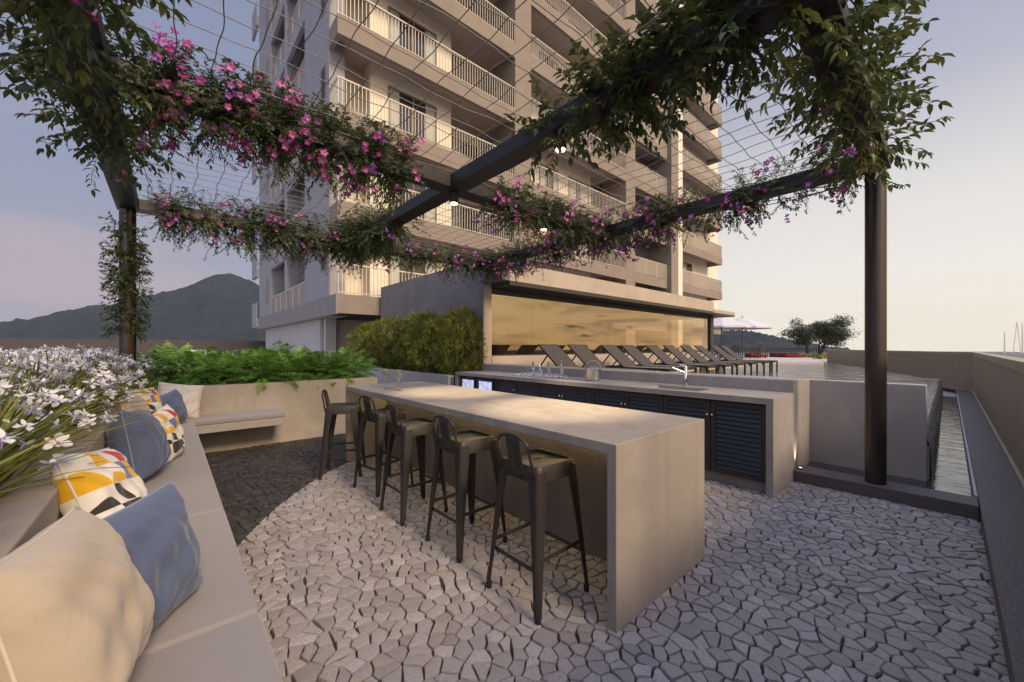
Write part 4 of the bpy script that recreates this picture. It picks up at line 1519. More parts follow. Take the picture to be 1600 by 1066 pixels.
def floor_zero():
    """the balconies and windows of one storey, built at k = 0"""
    z = zt(0)
    items = []
    r1 = z + .97
    # bay 1
    s = MB().box(TXL, 11.338, TYF, TYF + .14, z - FH, z).box(TXL + .001, TXL + .14, TYF + .141, 13.418, z - FH, z - .001).obj('balcony_slab', 'tower_warm', tw)
    railing_bars(TXL + .03, 11.33, TYF + .04, z, r1, (TYF + .04, 13.41)).obj('railing', 'rail', s)
    items.append(s)
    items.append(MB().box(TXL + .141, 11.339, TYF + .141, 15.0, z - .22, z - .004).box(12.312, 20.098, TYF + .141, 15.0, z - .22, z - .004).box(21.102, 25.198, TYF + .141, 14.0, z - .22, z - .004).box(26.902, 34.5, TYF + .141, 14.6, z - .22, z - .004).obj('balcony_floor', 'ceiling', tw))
    # bay 2
    s = MB().box(12.3101, 20.099, TYF + .004, TYF + .14, z - FH, z).obj('balcony_slab', 'tower_warm', tw)
    railing_bars(12.33, 20.08, TYF + .04, z, r1).obj('railing', 'rail', s)
    items.append(s)
    # bay 3
    s = MB().box(21.101, 25.199, TYF + .05, TYF + .14, z - FH, z).obj('balcony_slab', 'tower_warm', tw)
    a, b = glass_rail(21.12, 25.18, TYF + .09, z, r1)
    a.obj('railing_glass', 'frost', s)
    b.obj('railing', 'rail', s)
    items.append(s)
    # bay 4
    s = MB().box(26.901, 34.6, TYF - .02, TYF + .14, z - FH, z).box(34.46, 34.599, TYF + .141, 13.7, z - FH, z - .001).obj('balcony_slab', 'tower_warm', tw)
    a, b = glass_rail(26.92, 34.58, TYF + .03, z, r1, (TYF + .03, 13.68, 34.56))
    a.obj('railing_glass', 'frost', s)
    b.obj('railing', 'rail', s)
    items.append(s)
    # side balconies
    s = MB().box(TXL + .004, TXL + .14, 16.441, 19.599, z - FH, z - .05).box(TXL + .004, TXL + .14, 19.901, 23.029, z - FH, z - .05).obj('balcony_slab', 'tower_cool', tw)
    pan, fr_ = MB(), MB()
    for ya, yb in ((16.45, 19.59), (19.91, 23.02)):
        pan.box(TXL + .05, TXL + .06, ya, yb, z - .03, r1 - .12)
        fr_.box(TXL + .03, TXL + .08, ya, yb, r1 - .12, r1 - .08)
        for i in range(1, 3):
            yy = ya + (yb - ya) * i / 3
            fr_.box(TXL + .035, TXL + .075, yy - .02, yy + .02, z - .05, r1 - .121)
    pan.obj('railing_glass', 'frost', s)
    fr_.obj('railing', 'rail', s)
    items.append(s)
    # windows
    items.append(window_parts(6.0, 8.0, 13.572, z + .0, z + 2.10, [(0, .2), (.78, 1)], tw))
    items.append(window_parts(9.0, 11.1, 14.972, z + .0, z + 2.10, [(0, .55)], tw))
    items.append(window_parts(12.5, 13.5, 13.972, z + .0, z + 2.10, [(0, 1)], tw))
    items.append(window_parts(14.3, 15.7, 13.972, z + .6, z + 2.00, [(0, .3), (.8, 1)], tw))
    items.append(window_parts(16.6, 18.4, 13.972, z + .6, z + 2.00, [(0, .35), (.6, 1)], tw))
    items.append(window_parts(21.2, 23.4, 13.972, z + .0, z + 2.25, [(0, .5)], tw))
    items.append(window_parts(29.8, 31.4, 13.672, z + .0, z + 2.10, [(0, .4)], tw))
    # small side window
    f = MB().box(TXL - .012, TXL + .02, 13.75, 13.81, z + .9, z + 2.0).box(TXL - .012, TXL + .02, 14.25, 14.31, z + .9, z + 2.0).box(TXL - .011, TXL + .019, 13.81, 14.25, z + 1.94, z + 2.0).box(TXL - .011, TXL + .019, 13.81, 14.25, z + .9, z + .96)
    fo = f.obj('window', 'win_frame', tw)
    MB().box(TXL - .006, TXL - .003, 13.81, 14.25, z + .96, z + 1.94).obj('pane', 'room', fo)
    items.append(fo)
    fo = MB().box(TXL - .012, TXL - .003, 23.6, 24.3, z + .7, z + 1.9).obj('window', 'win_frame', tw)
    items.append(fo)
    # small service balcony on the far back edge
    s = MB().box(TXL - .14, TXL - .004, 26.401, 28.0, z - .5, z).box(TXL - .14, TXL - .1, 26.401, 28, z, z + .9).obj('balcony_slab', 'tower_cool', tw)
    items.append(s)
    return items


first = floor_zero()
for k in range(1, NF):
    for it in first:
        c = copy_tree(it, tw)
        c.location = Vector(it.location) + Vector((0, 0, SH * k))

# ------------------------------------------------------------------ sun loungers in the shallow water


def make_lounger():
    """foot towards -y, head towards +y; seat .44 above its feet"""
    root = thing('sun_lounger', 'x', 'sun lounger', (0, 0, 0), 'sun loungers standing in the shallow pool')
    w, hz = .32, .42
    f = MB()
    for s in (-1, 1):
        f.box(s * w - .02, s * w + .02, -1.0, .92, hz - .05, hz)
    f.box(-w + .021, w - .021, -1.0, -.96, hz - .049, hz - .001)
    f.box(-w + .021, w - .021, .88, .92, hz - .049, hz - .001)
    f.obj('frame', 'lounge_frame', root, local=True, bevel=.003)
    for sx in (-1, 1):
        for y in (-.985, .85):
            MB().box(sx * w - .022, sx * w + .022, y - .022, y + .022, 0, hz - .0505).obj('leg', 'lounge_frame', root, local=True)
    MB().box(-w + .03, w - .03, -.952, -.90, hz - .12, hz - .055).obj('end_board', 'lounge_wood', root, local=True)
    MB().box(-w + .022, w - .022, -.958, .16, hz - .012, hz + .006).obj('seat', 'mesh_fab', root, local=True)
    a = R(40)
    L = .84
    b0 = Vector((0, .17, hz + .004))
    b1 = b0 + Vector((0, math.cos(a) * L, math.sin(a) * L))
    bm_ = MB()
    n = Vector((0, -math.sin(a), math.cos(a))) * .014
    vs = []
    for p in (b0, b1):
        for sx in (-1, 1):
            for q in (1, -1):
                vs.append(p + Vector((sx * (w - .02), 0, 0)) + n * q)
    bm_.add(vs, [(0, 2, 6, 4), (1, 5, 7, 3), (0, 1, 3, 2), (4, 6, 7, 5), (0, 4, 5, 1), (2, 3, 7, 6)])
    bk = bm_.obj('backrest', 'mesh_fab', root, local=True)
    rl = MB()
    for s in (-1, 1):
        o = Vector((s * (w - .01), 0, 0))
        rl.bar(b0 + o, b1 + o, .022, .034)
    rl.bar(b1 + Vector((-w, 0, 0)), b1 + Vector((w, 0, 0)), .03, .03)
    rl.obj('back_frame', 'lounge_frame', bk, local=True)
    for s in (-1, 1):
        m = b0.lerp(b1, .62) + Vector((s * (w - .03), 0, -.02))
        MB().bar(m, Vector((m.x, .86, hz - .01)), .018, .03).obj('strut', 'lounge_frame', bk, local=True)
    return root


ORD = ['first and leftmost', 'second', 'third', 'fourth', 'fifth', 'sixth', 'seventh', 'eighth', 'ninth', 'tenth and rightmost']
l0 = make_lounger()
for i in range(10):
    o = l0 if i == 0 else copy_tree(l0)
    o.location = ((6.5, 7.51, 8.79, 9.78, 11.09, 12.12, 13.42, 14.42, 15.82, 16.9)[i], 5.25 + .04 * math.sin(i * 2.3), .49)
    o.rotation_euler = (0, 0, R(1.6 * math.sin(i * 3.7 + 1)))
    o['label'] = 'dark brown sling lounger, %s from the left before the lobby glass' % ORD[i]
tag(MB().box(5.41, 19.5, 3.9, 6.82, .2, .488).obj('tanning_ledge', 'deck_white'), kind='structure')

# ------------------------------------------------------------------ far deck, parasols, chairs, sofas, railing, trees
struct('sundeck', MB().add([(25.8, 4.35, .62), (38.5, 7.4, .62), (38.5, 20, .62), (22.5, 20, .62), (22.5, 8, .62), (25.8, 4.35, .40), (38.5, 7.4, .40), (38.5, 20, .40), (22.5, 20, .40), (22.5, 8, .40)],
                          [(0, 1, 2, 3, 4), (0, 5, 6, 1), (4, 9, 5, 0), (3, 8, 9, 4)]), 'deck_white')


def make_parasol():
    root = thing('parasol', 'x', 'parasol', (0, 0, 0), 'parasols on the far deck')
    MB().lathe([(.25, 0), (.25, .05), (.05, .07), (.032, .08), (.032, 2.95), (.0, 2.97)], 16).obj('pole', 'dark_steel', root, smooth=40, local=True)
    c = MB()
    n = 8
    vs = [(0, 0, 3.02)]
    for rr, zz in ((.55, 2.84), (1.1, 2.62), (2.0, 2.28), (1.99, 2.16)):
        for k in range(n):
            a = 2 * math.pi * (k + .5) / n
            vs.append((rr * math.cos(a), rr * math.sin(a), zz))
    fs = [(0, 1 + k, 1 + (k + 1) % n) for k in range(n)]
    for i in range(3):
        for k in range(n):
            a, b = 1 + i * n + k, 1 + i * n + (k + 1) % n
            fs.append((a, a + n, b + n, b))
    c.add(vs, fs)
    c.obj('canopy', 'umb_cloth', root, local=True)
    for k in range(n):
        a = 2 * math.pi * (k + .5) / n
        MB().bar((.03 * math.cos(a), .03 * math.sin(a), 2.9), (1.97 * math.cos(a), 1.97 * math.sin(a), 2.26), .015, .02).obj('rib', 'dark_steel', root, local=True)
    MB().lathe([(.03, 2.97), (.05, 3.02), (.03, 3.1), (0, 3.12)], 10).obj('finial', 'dark_steel', root, smooth=40, local=True)
    return root


p0 = make_parasol()
for i, (x, y, a, lb) in enumerate(((30.2, 11.0, 0, 'pale parasol on the far deck partly behind the lobby column, left of the two'), (32.0, 10.2, 20, 'pale parasol on the far deck standing clear of the lobby, right of the two'))):
    o = p0 if i == 0 else copy_tree(p0)
    o.location = (x, y, .62)
    o.rotation_euler = (0, 0, R(a))
    o['label'] = lb


def make_chair():
    root = thing('dining_chair', 'x', 'chair', (0, 0, 0), 'dark chairs on the far deck')
    MB().box(-.25, .25, -.25, .25, .40, .46).obj('seat', 'lounge_frame', root, local=True)
    MB().box(-.25, .25, .21, .25, .47, .95).obj('backrest', 'lounge_frame', root, local=True)
    for sx in (-1, 1):
        for sy in (-1, 1):
            MB().box(sx * .23 - .02, sx * .23 + .02, sy * .23 - .02, sy * .23 + .02, 0, .399).obj('leg', 'lounge_frame', root, local=True)
        MB().box(sx * .25 - .02, sx * .25 + .02, -.22, .20, .62, .66).obj('armrest', 'lounge_frame', root, local=True)
    return root


c0 = make_chair()
for i, (x, y, a, lb) in enumerate(((29.3, 10.6, 40, 'dark chair at the far tables, leftmost under the left parasol'), (30.4, 10.1, -60, 'dark chair on the far deck between the two parasol poles'), (31.2, 9.2, 200, 'dark chair with a broad back, just right of the right parasol pole'), (32.6, 9.2, 150, 'dark chair at the far tables, rightmost of the four'))):
    o = c0 if i == 0 else copy_tree(c0)
    o.location = (x, y, .62)
    o.rotation_euler = (0, 0, R(a))
    o['label'] = lb
for i, (x, y, L, lb) in enumerate(((34.2, 9.9, 1.3, 'dark red low sofa on the far deck, left of the tree'), (36.6, 8.9, 1.2, 'dark red low sofa beside the tree, left one of the close pair'), (36.4, 8.1, 1.5, 'dark red low sofa touching the tree trunk, right one of the close pair'))):
    s = thing('sofa', lb, 'sofa', (x, y, .62), 'red sofas on the far deck')
    d = Vector((.748, -.664, 0))
    n = Vector((.664, .748, 0))
    c = Vector((x, y, .62))
    MB().bar(c - d * L / 2 + Vector((0, 0, .2)), c + d * L / 2 + Vector((0, 0, .1)), .7, .2).obj('seat', 'red_fabric', s, bevel=.04)
    MB().bar(c - d * L / 2 + n * .4 + Vector((0, 0, .17)), c + d * L / 2 + n * .4 + Vector((0, 0, .17)), .16, .34).obj('backrest', 'red_fabric', s, bevel=.04)

rl = thing('deck_railing', 'thin dark bar railing along the far edge of the pool deck', 'railing', (38, 10, .6))
mb = MB()
a, b = Vector((38.3, 6.9, 0)), Vector((34.5, 21.0, 0))
n = 90
for i in range(n + 1):
    p = a.lerp(b, i / n)
    mb.box(p.x - .02, p.x + .02, p.y - .02, p.y + .02, .5, 1.27)
mb.obj('bar', 'dark_steel', rl)['kind'] = 'stuff'
MB().bar((a.x, a.y, 1.29), (b.x, b.y, 1.29), .06, .05).obj('top_rail', 'dark_steel', rl)

# ------------------------------------------------------------------ foliage tools


class Leaves:
    """collects many small folded leaves with numpy and makes one mesh"""
    def __init__(self, seed):
        self.rg = np.random.default_rng(seed)
        self.P, self.D, self.U, self.L, self.Wd, self.T = [], [], [], [], [], []

    def leaf(self, p, d, up, L, w, t):
        self.P.append(tuple(p)); self.D.append(tuple(d)); self.U.append(tuple(up)); self.L.append(L); self.Wd.append(w); self.T.append(t)

    def mesh(self, name, mat, parent=None, curl=.25, local=False):
        P, D, U = np.array(self.P), np.array(self.D), np.array(self.U)
        L, Wd, T = np.array(self.L)[:, None], np.array(self.Wd)[:, None], np.array(self.T)
        D = D / np.linalg.norm(D, axis=1, keepdims=True)
        S = np.cross(D, U)
        nr = np.linalg.norm(S, axis=1, keepdims=True)
        S = np.where(nr < 1e-4, np.array([1., 0, 0]), S / np.maximum(nr, 1e-4))
        N = np.cross(S, D)
        fold = .18
        v0 = P
        v1 = P + D * L * .30 + S * Wd * .42 + N * Wd * fold
        v2 = P + D * L * .30 - S * Wd * .42 + N * Wd * fold
        vm = P + D * L * .42
        v3 = P + D * L * .66 + S * Wd * .36 + N * (Wd * fold - L * curl * .3)
        v4 = P + D * L * .66 - S * Wd * .36 + N * (Wd * fold - L * curl * .3)
        v5 = P + D * L - N * L * curl
        V = np.stack([v0, v1, v2, vm, v3, v4, v5], 1).reshape(-1, 3)
        n = len(P)
        F = np.array([[0, 3, 1], [0, 2, 3], [1, 3, 4], [2, 5, 3], [3, 6, 4], [3, 5, 6]])
        F = (F[None] + (np.arange(n) * 7)[:, None, None]).reshape(-1, 3)
        if parent is not None and not local:
            o = wloc(parent)
            V = V - np.array([o.x, o.y, o.z])
        me = bpy.data.meshes.new(name)
        me.vertices.add(len(V))
        me.vertices.foreach_set('co', V.astype(np.float32).ravel())
        me.loops.add(len(F) * 3)
        me.loops.foreach_set('vertex_index', F.ravel().astype(np.int32))
        me.polygons.add(len(F))
        me.polygons.foreach_set('loop_start', (np.arange(len(F)) * 3).astype(np.int32))
        at = me.attributes.new('tint', 'FLOAT', 'POINT')
        at.data.foreach_set('value', np.repeat(T, 7).astype(np.float32))
        me.materials.append(M[mat] if isinstance(mat, str) else mat)
        me.update()
        me.validate()
        o = bpy.data.objects.new(name, me)
        col.objects.link(o)
        if parent is not None: o.parent = parent
        return o


def rv(rg):
    v = Vector((rg.gauss(0, 1), rg.gauss(0, 1), rg.gauss(0, 1)))
    return v.normalized()


# ---- blossoms
def blossom_mesh(name, mat, seed, lobes=5):
    rg = random.Random(seed)
    mb = MB()
    n = lobes * 4
    rings = [(.004, -.055, 0.0), (.007, -.03, .05), (.011, -.012, .15), (.022, 0, .35), (.036, .006, .7), (.046, .003, 1.0)]
    vs, tn = [], []
    for ri, (r, z, t) in enumerate(rings):
        for k in range(n):
            a = 2 * math.pi * k / n
            q = abs(math.cos(a * lobes / 2))
            rr = r * (1 - (.34 * (1 - q ** .6) if ri >= 4 else 0))
            zz = z + (.006 * math.sin(a * 2 + seed) if ri >= 4 else 0) - (.008 * (1 - q) if ri == 5 else 0)
            vs.append((rr * math.cos(a), rr * math.sin(a), zz))
            tn.append(t)
    fs = []
    for i in range(len(rings) - 1):
        for k in range(n):
            k2 = (k + 1) % n
            fs.append((i * n + k, i * n + k2, (i + 1) * n + k2, (i + 1) * n + k))
    mb.add(vs, fs, tn)
    o = mb.obj(name, mat, smooth=True, tint=True)
    me = o.data
    bpy.data.objects.remove(o)
    return me


BL = [blossom_mesh('blossom', M[k], i) for i, k in enumerate(('fl_pink', 'fl_violet', 'fl_mag'))]


def iris_mesh(seed):
    rg = random.Random(seed)
    mb = MB()
    for k in range(6):
        a = 2 * math.pi * k / 6 + rg.uniform(-.15, .15)
        big = k % 2 == 0
        L = .052 if big else .044
        w = .017 if big else .011
        droop = rg.uniform(.2, .55) if big else rg.uniform(-.35, .1)
        d = Vector((math.cos(a), math.sin(a), 0))
        s = Vector((-math.sin(a), math.cos(a), 0))
        vs, tn = [], []
        for f, ww in ((.02, .12), (.25, .45), (.55, 1.0), (.82, .8), (1.0, .15)):
            c = d * (L * f) + Vector((0, 0, .012 + .02 * f - droop * L * f * f))
            vs += [c - s * w * ww + Vector((0, 0, .003)), c, c + s * w * ww + Vector((0, 0, .003))]
            tn += [f * .9 + .05] * 3
        fs = []
        for i in range(4):
            b = i * 3
            fs += [(b, b + 1, b + 4, b + 3), (b + 1, b + 2, b + 5, b + 4)]
        mb.add(vs, fs, tn)
    mb.lathe([(.002, -.02), (.005, 0), (.007, .014), (.001, .026)], 6, (0, 0, 0), .05)
    o = mb.obj('iris_flower', 'fl_iris', smooth=True, tint=True)
    me = o.data
    bpy.data.objects.remove(o)
    return me


# ------------------------------------------------------------------ climbing vines


def vine(label, p0, p1, seed, nspr, leafL, spread, mat, droop=.5, up=.35, nblo=0, blo_w=(1, 1, 1), bias=(0, 0, 0), spl=(.18, .5), leafw=.46, dens=None, stuff=0, post=False, tbase=.35, bl_scale=(.5, .8)):
    rg = random.Random(seed)
    p0, p1 = Vector(p0), Vector(p1)
    mid = (p0 + p1) / 2
    root = thing('climbing_vine', label, 'vine', mid, 'vines on the pergola')
    ax = (p1 - p0)
    L = ax.length
    axn = ax.normalized()
    s1 = axn.orthogonal().normalized()
    s2 = axn.cross(s1)
    lv = Leaves(seed)
    stm = MB()
    # main stems wound round the beam
    for q in range(4):
        ph, tw_ = rg.uniform(0, 6.3), rg.uniform(2, 5) * rg.choice((-1, 1))
        path = []
        nn = max(12, int(L * 14))
        for i in range(nn + 1):
            f = i / nn
            a = ph + tw_ * f * L * .6
            rr = (.13 if not post else .09) + .03 * math.sin(f * 9 + q)
            path.append(p0 + ax * f + (s1 * math.cos(a) + s2 * math.sin(a)) * rr)
        stm.tube(path, .0045, 5, False)
    spots = []
    for q in range(nspr):
        f = rg.random()
        if dens is not None:
            for _ in range(6):
                if rg.random() < dens(f): break
                f = rg.random()
        # clumpy: bunch the sprigs along the beam
        f = min(1, max(0, f + .02 * math.sin(f * 37 + seed)))
        a = rg.uniform(0, 2 * math.pi)
        out = s1 * math.cos(a) + s2 * math.sin(a)
        if not post:
            out = (out + Vector((0, 0, rg.uniform(-.5, .5)))).normalized()
        out = (out + Vector(bias) * rg.random()).normalized()
        clump = .55 + .75 * (noise.noise(Vector((f * L * 1.7, seed * 3.1, a))) * .5 + .5)
        st0 = p0 + ax * f + out * rg.uniform(.02, .14)
        ln = rg.uniform(*spl) * clump
        d = (out + axn * rg.uniform(-.9, .9) + Vector((0, 0, rg.uniform(-.3, up)))).normalized()
        cur = st0.copy()
        step = leafL * .52
        k = max(4, int(ln / step))
        path = [cur.copy()]
        g_ = droop * rg.uniform(.4, 1.5)
        tspr = min(1, max(0, rg.gauss(tbase, .22)))
        for i in range(k):
            d = (d + Vector((0, 0, -g_ * step * 2.2)) + rv(rg) * .22).normalized()
            cur = cur + d * step
            # stay inside the garland
            rel = cur - (p0 + ax * f)
            rel -= axn * rel.dot(axn)
            if rel.length > spread and rel.z > -spread * .3:
                cur -= rel.normalized() * (rel.length - spread) * .6
            path.append(cur.copy())
            side = d.cross(Vector((0, 0, 1)))
            if side.length < .05: side = d.orthogonal()
            side.normalize()
            for sg in (1, -1):
                if rg.random() < .12: continue
                ld_ = (side * sg * rg.uniform(.6, 1.1) + d * rg.uniform(.3, .9) + Vector((0, 0, rg.uniform(-.5, .15))) + rv(rg) * .2)
                upv = (Vector((0, 0, 1)) + rv(rg) * .55)
                sz = leafL * rg.uniform(.65, 1.2) * (1 - .35 * i / k)
                lv.leaf(cur, ld_, upv, sz, sz * leafw * rg.uniform(.85, 1.15), min(1, max(0, tspr + rg.gauss(0, .12) + (.12 if i > k - 3 else 0))))
        lv.leaf(cur, d, Vector((0, 0, 1)) + rv(rg) * .3, leafL * .8, leafL * leafw * .8, min(1, tspr + .2))
        stm.tube(path[::2] if len(path) > 4 else path, .0022, 4, False)
        spots.append((st0, path[len(path) // 2], out))
    lv.mesh('leaves', mat, root)
    stm.obj('stems', 'stem', root, smooth=True)
    # blossoms in little bunches

    def place(nb):
        res = []
        while len(res) < nb:
            f = rg.random()
            if dens is not None and rg.random() > dens(f): continue
            for _ in range(5):
                st0, m_p, out = rg.choice(spots)
                if out.dot(Vector((-.35, -.75, -.55))) > .05: break
            c = st0.lerp(m_p, rg.uniform(.5, 1.2)) + out * rg.uniform(.06, .16)
            v = rg.choices((0, 1, 2), blo_w)[0]
            for _ in range(rg.randint(1, 4)):
                dd = (out + rv(rg) * .8 + Vector((-.25, -.35, -.15))).normalized()
                p = c + rv(rg) * rg.uniform(.03, .10)
                res.append((p, dd, v, rg.uniform(*bl_scale)))
        return res[:nb]
    for (p, dd, v, s) in place(nblo):
        o = bpy.data.objects.new('blossom', BL[v])
        col.objects.link(o)
        o.parent = root
        o.location = p - mid
        o.rotation_euler = dd.to_track_quat('Z', 'Y').to_euler()
        o.scale = (s, s, s)
    if stuff:
        for v in (0, 1, 2):
            vs_, fs_, tn_ = [], [], []
            me = BL[v]
            bv = [x.co.copy() for x in me.vertices]
            bf = [tuple(p.vertices) for p in me.polygons]
            bt = [x.value for x in me.attributes['tint'].data]
            mb = MB()
            for (p, dd, vv, s) in place(stuff):
                if vv != v: continue
                m = dd.to_track_quat('Z', 'Y').to_matrix()
                mb.add([p + m @ (x * s) for x in bv], bf, list(bt))
            if mb.v:
                o = mb.obj('blossom_mass', ('fl_pink', 'fl_violet', 'fl_mag')[v], root, smooth=True, tint=True)
                o['kind'] = 'stuff'
    return root


zc = ZB + .06
vine('large leaved green vine over the left edge beam, hanging at the upper left', (PX[0], 1.9, zc), (PX[0], 4.75, zc), 11, 215, .088, .40, 'leaf_big', .3, .55, 12, (2, 1, 1), (-.7, 0, .1), (.22, .52), .48, None, 0, False, .42)
vine('pink flowering vine wrapped round the middle beam at upper left', (PX[0] + .15, PY[1], zc), (1.80, PY[1], zc), 12, 900, .045, .32, 'leaf_fine', .35, .5, 100, (4, 2, 2), (0, 0, 0), (.16, .42), .42, None, 110, False, .35)
vine('flowering vine along the far left beam above the planter', (PX[0] + .25, PY[2], zc), (2.25, PY[2], zc), 13, 820, .048, .34, 'leaf_fine', .5, .4, 100, (4, 2, 2), (0, 0, -.15), (.18, .48), .42, None, 0, False, .45)
vine('dense leafy vine covering the far end of the broad diagonal beam', (PX[1], 4.9, zc), (PX[1], PY[2], zc), 14, 480, .055, .40, 'leaf_big', .5, .4, 18, (1, 3, 2), (0, 0, -.1), (.2, .5), .46, lambda f: .25 + .75 * f, 0, False, .38)
vine('sparse flowering vine on the far beam in front of the lobby side wall', (PX[1] + .1, PY[2], zc), (PX[2], PY[2], zc), 15, 460, .046, .28, 'leaf_fine', .5, .4, 90, (1, 2, 4), (0, 0, -.15), (.16, .42), .42, lambda f: .4 + .6 * f, 0, False, .38)
vine('violet flowering vine along the right hand beam down to the steel post', (PX[2], .62, zc), (PX[2], 6.5, zc), 16, 1250, .048, .30, 'leaf_fine', .45, .4, 100, (1, 3, 4), (0, 0, -.1), (.16, .44), .42, lambda f: .55 + .45 * f, 260, False, .35)
vine('dark large leaved vine hanging from the near half of the broad diagonal beam', (PX[1], .55, zc), (PX[1], 2.25, zc), 17, 245, .092, .36, 'leaf_big', .55, .45, 0, (1, 1, 1), (-.25, 0, 0), (.2, .48), .45, lambda f: 1 if f < .72 else .25, 0, False, .25)
vine('large leaved vine hanging off the near right beam beside the post', (PX[1] + .2, PY[0], zc), (PX[2] - .35, PY[0], zc), 18, 170, .092, .42, 'leaf_big', .3, .8, 5, (1, 3, 4), (0, -.45, .15), (.2, .5), .48, None, 0, False, .42)
vine('flowering vine on the middle beam right of the crossing', (PX[1] + .35, PY[1], zc), (PX[2] - .1, PY[1], zc), 19, 560, .046, .26, 'leaf_fine', .45, .45, 90, (2, 2, 3), (0, 0, -.1), (.16, .40), .42, lambda f: 1 if f > .12 else .3, 0, False, .38)
vine('green vine climbing the left steel post above the irises', (PX[0], PY[2], 1.55), (PX[0], PY[2], 2.95), 20, 330, .058, .20, 'leaf_fine', .45, .3, 0, (1, 1, 1), (0, 0, -.1), (.08, .22), .44, lambda f: 1 - abs(f - .45) * 1.1, 0, True, .5)

# ------------------------------------------------------------------ irises
IR = [iris_mesh(i) for i in range(3)]


def make_iris(seed):
    rg = random.Random(seed)
    root = thing('iris_plant', 'x', 'iris', (0, 0, 0), 'white irises in the planter behind the bench')
    mb = MB()
    for k in range(46):
        a = rg.uniform(0, 2 * math.pi)
        L = rg.uniform(.38, .62)
        lean = rg.uniform(.15, .8)
        d = Vector((math.cos(a), math.sin(a), 0))
        s = Vector((-d.y, d.x, 0))
        b = Vector((rg.uniform(-.07, .07), rg.uniform(-.07, .07), 0))
        vs, tn = [], []
        t0 = min(1, max(0, rg.gauss(.45, .2)))
        n = 6
        for i in range(n + 1):
            f = i / n
            c = b + d * (L * lean * f * (.4 + .6 * f)) + Vector((0, 0, L * (f - .42 * lean * f * f)))
            w = .0075 * (1 - f ** 2.5) + .0006
            vs += [c - s * w, c + Vector((0, 0, -.0025)), c + s * w]
            tn += [t0 + .15 * f] * 3
        fs = []
        for i in range(n):
            q = i * 3
            fs += [(q, q + 1, q + 4, q + 3), (q + 1, q + 2, q + 5, q + 4)]
        mb.add(vs, fs, tn)
    stem = MB()
    heads = []
    for k in range(24):
        a = rg.uniform(0, 2 * math.pi)
        r = math.sqrt(rg.random()) * .27
        h = rg.uniform(.34, .60) - .25 * r
        top = Vector((r * math.cos(a), r * math.sin(a), h))
        b = Vector((top.x * .25, top.y * .25, 0))
        m = (b + top) / 2 + Vector((0, 0, .06)) - Vector((top.x, top.y, 0)) * .15
        stem.tube([b, m, top], [.004, .0035, .0025], 5, False)
        heads.append(top)
    mb.obj('leaf_blades', 'blade', root, smooth=True, local=True, tint=True)
    stem.obj('stems', 'stem', root, smooth=True, local=True)
    for i, t in enumerate(heads):
        o = bpy.data.objects.new('flower', IR[i % 3])
        col.objects.link(o)
        o.parent = root
        o.location = t
        s = rg.uniform(.46, .74)
        o.scale = (s, s, s)
        o.rotation_euler = (rg.uniform(-.7, .7), rg.uniform(-.7, .7), rg.uniform(0, 6))
    return root


irp = [make_iris(40 + i) for i in range(4)]
used = 0
k = 0
rg = random.Random(99)
rows = [(-.60, 1.45), (-.84, 2.3), (-1.10, 3.4), (-1.40, 4.6), (-1.72, 5.8)]
for ri, (x, ys_) in enumerate(rows):
    y = ys_
    while y < 7.5:
        o = irp[used] if used < 4 else copy_tree(irp[rg.randrange(4)])
        used += 1
        o.location = (x + rg.uniform(-.05, .05), y + rg.uniform(-.05, .05), .81)
        tilt = R(rg.uniform(8, 26)) if ri == 0 else R(rg.uniform(-4, 10))
        o.rotation_euler = (Matrix.Rotation(tilt, 3, 'Y') @ Matrix.Rotation(rg.uniform(0, 6.28), 3, 'Z')).to_euler()
        o['label'] = 'white iris clump growing in the dense bed behind the long bench'
        y += .25
for (x, y) in ((-.40, 6.95), (-.1, 7.1), (-.15, 7.5), (.15, 7.45)):
    o = copy_tree(irp[rg.randrange(4)])
    o.location = (x, y, .82)
    o.scale = (.85, .85, .8)
    o['label'] = 'white iris clump growing in the dense bed behind the long bench'

# ------------------------------------------------------------------ ferny plants in the far planter


def make_fern(seed):
    rg = random.Random(seed)
    root = thing('foliage_plant', 'x', 'plant', (0, 0, 0), 'bright green plants in the far planter')
    lv = Leaves(seed)
    st_ = MB()
    for k in range(44):
        a = rg.uniform(0, 2 * math.pi)
        el = rg.uniform(.25, 1.35)
        d = Vector((math.cos(a) * math.cos(el), math.sin(a) * math.cos(el), math.sin(el)))
        L = rg.uniform(.20, .40)
        base = Vector((rg.uniform(-.08, .08), rg.uniform(-.08, .08), 0))
        tip = base + d * L
        st_.tube([base, (base + tip) / 2 + Vector((0, 0, .02)), tip], [.004, .003, .002], 4, False)
        # divided blade: midrib running outward and drooping, finger lobes on both sides
        bl = rg.uniform(.16, .24)
        dd = (d + Vector((0, 0, -.35 - el * .2)) + rv(rg) * .2).normalized()
        side = dd.cross(Vector((0, 0, 1))).normalized()
        upv = side.cross(dd)
        t0 = min(1, max(0, rg.gauss(.30 + .35 * el / 1.3, .15)))
        n = 8
        for i in range(n):
            f = i / (n - 1)
            c = tip + dd * (bl * f) + Vector((0, 0, -.06 * f * f))
            ll = bl * (.42 * math.sin(math.pi * min(1, .25 + .75 * f)) + .12)
            for sg in (1, -1):
                ld_ = side * sg * (1 - .55 * f) + dd * (.35 + .7 * f) + Vector((0, 0, -.15))
                lv.leaf(c, ld_, upv + rv(rg) * .15, ll, .020, min(1, max(0, t0 + rg.gauss(0, .06))))
        lv.leaf(tip + dd * bl * .95 + Vector((0, 0, -.055)), dd, upv, bl * .35, .022, t0)
    lv.mesh('leaves', 'leaf_fern', root, local=True)
    st_.obj('stems', 'stem', root, smooth=True, local=True)
    return root


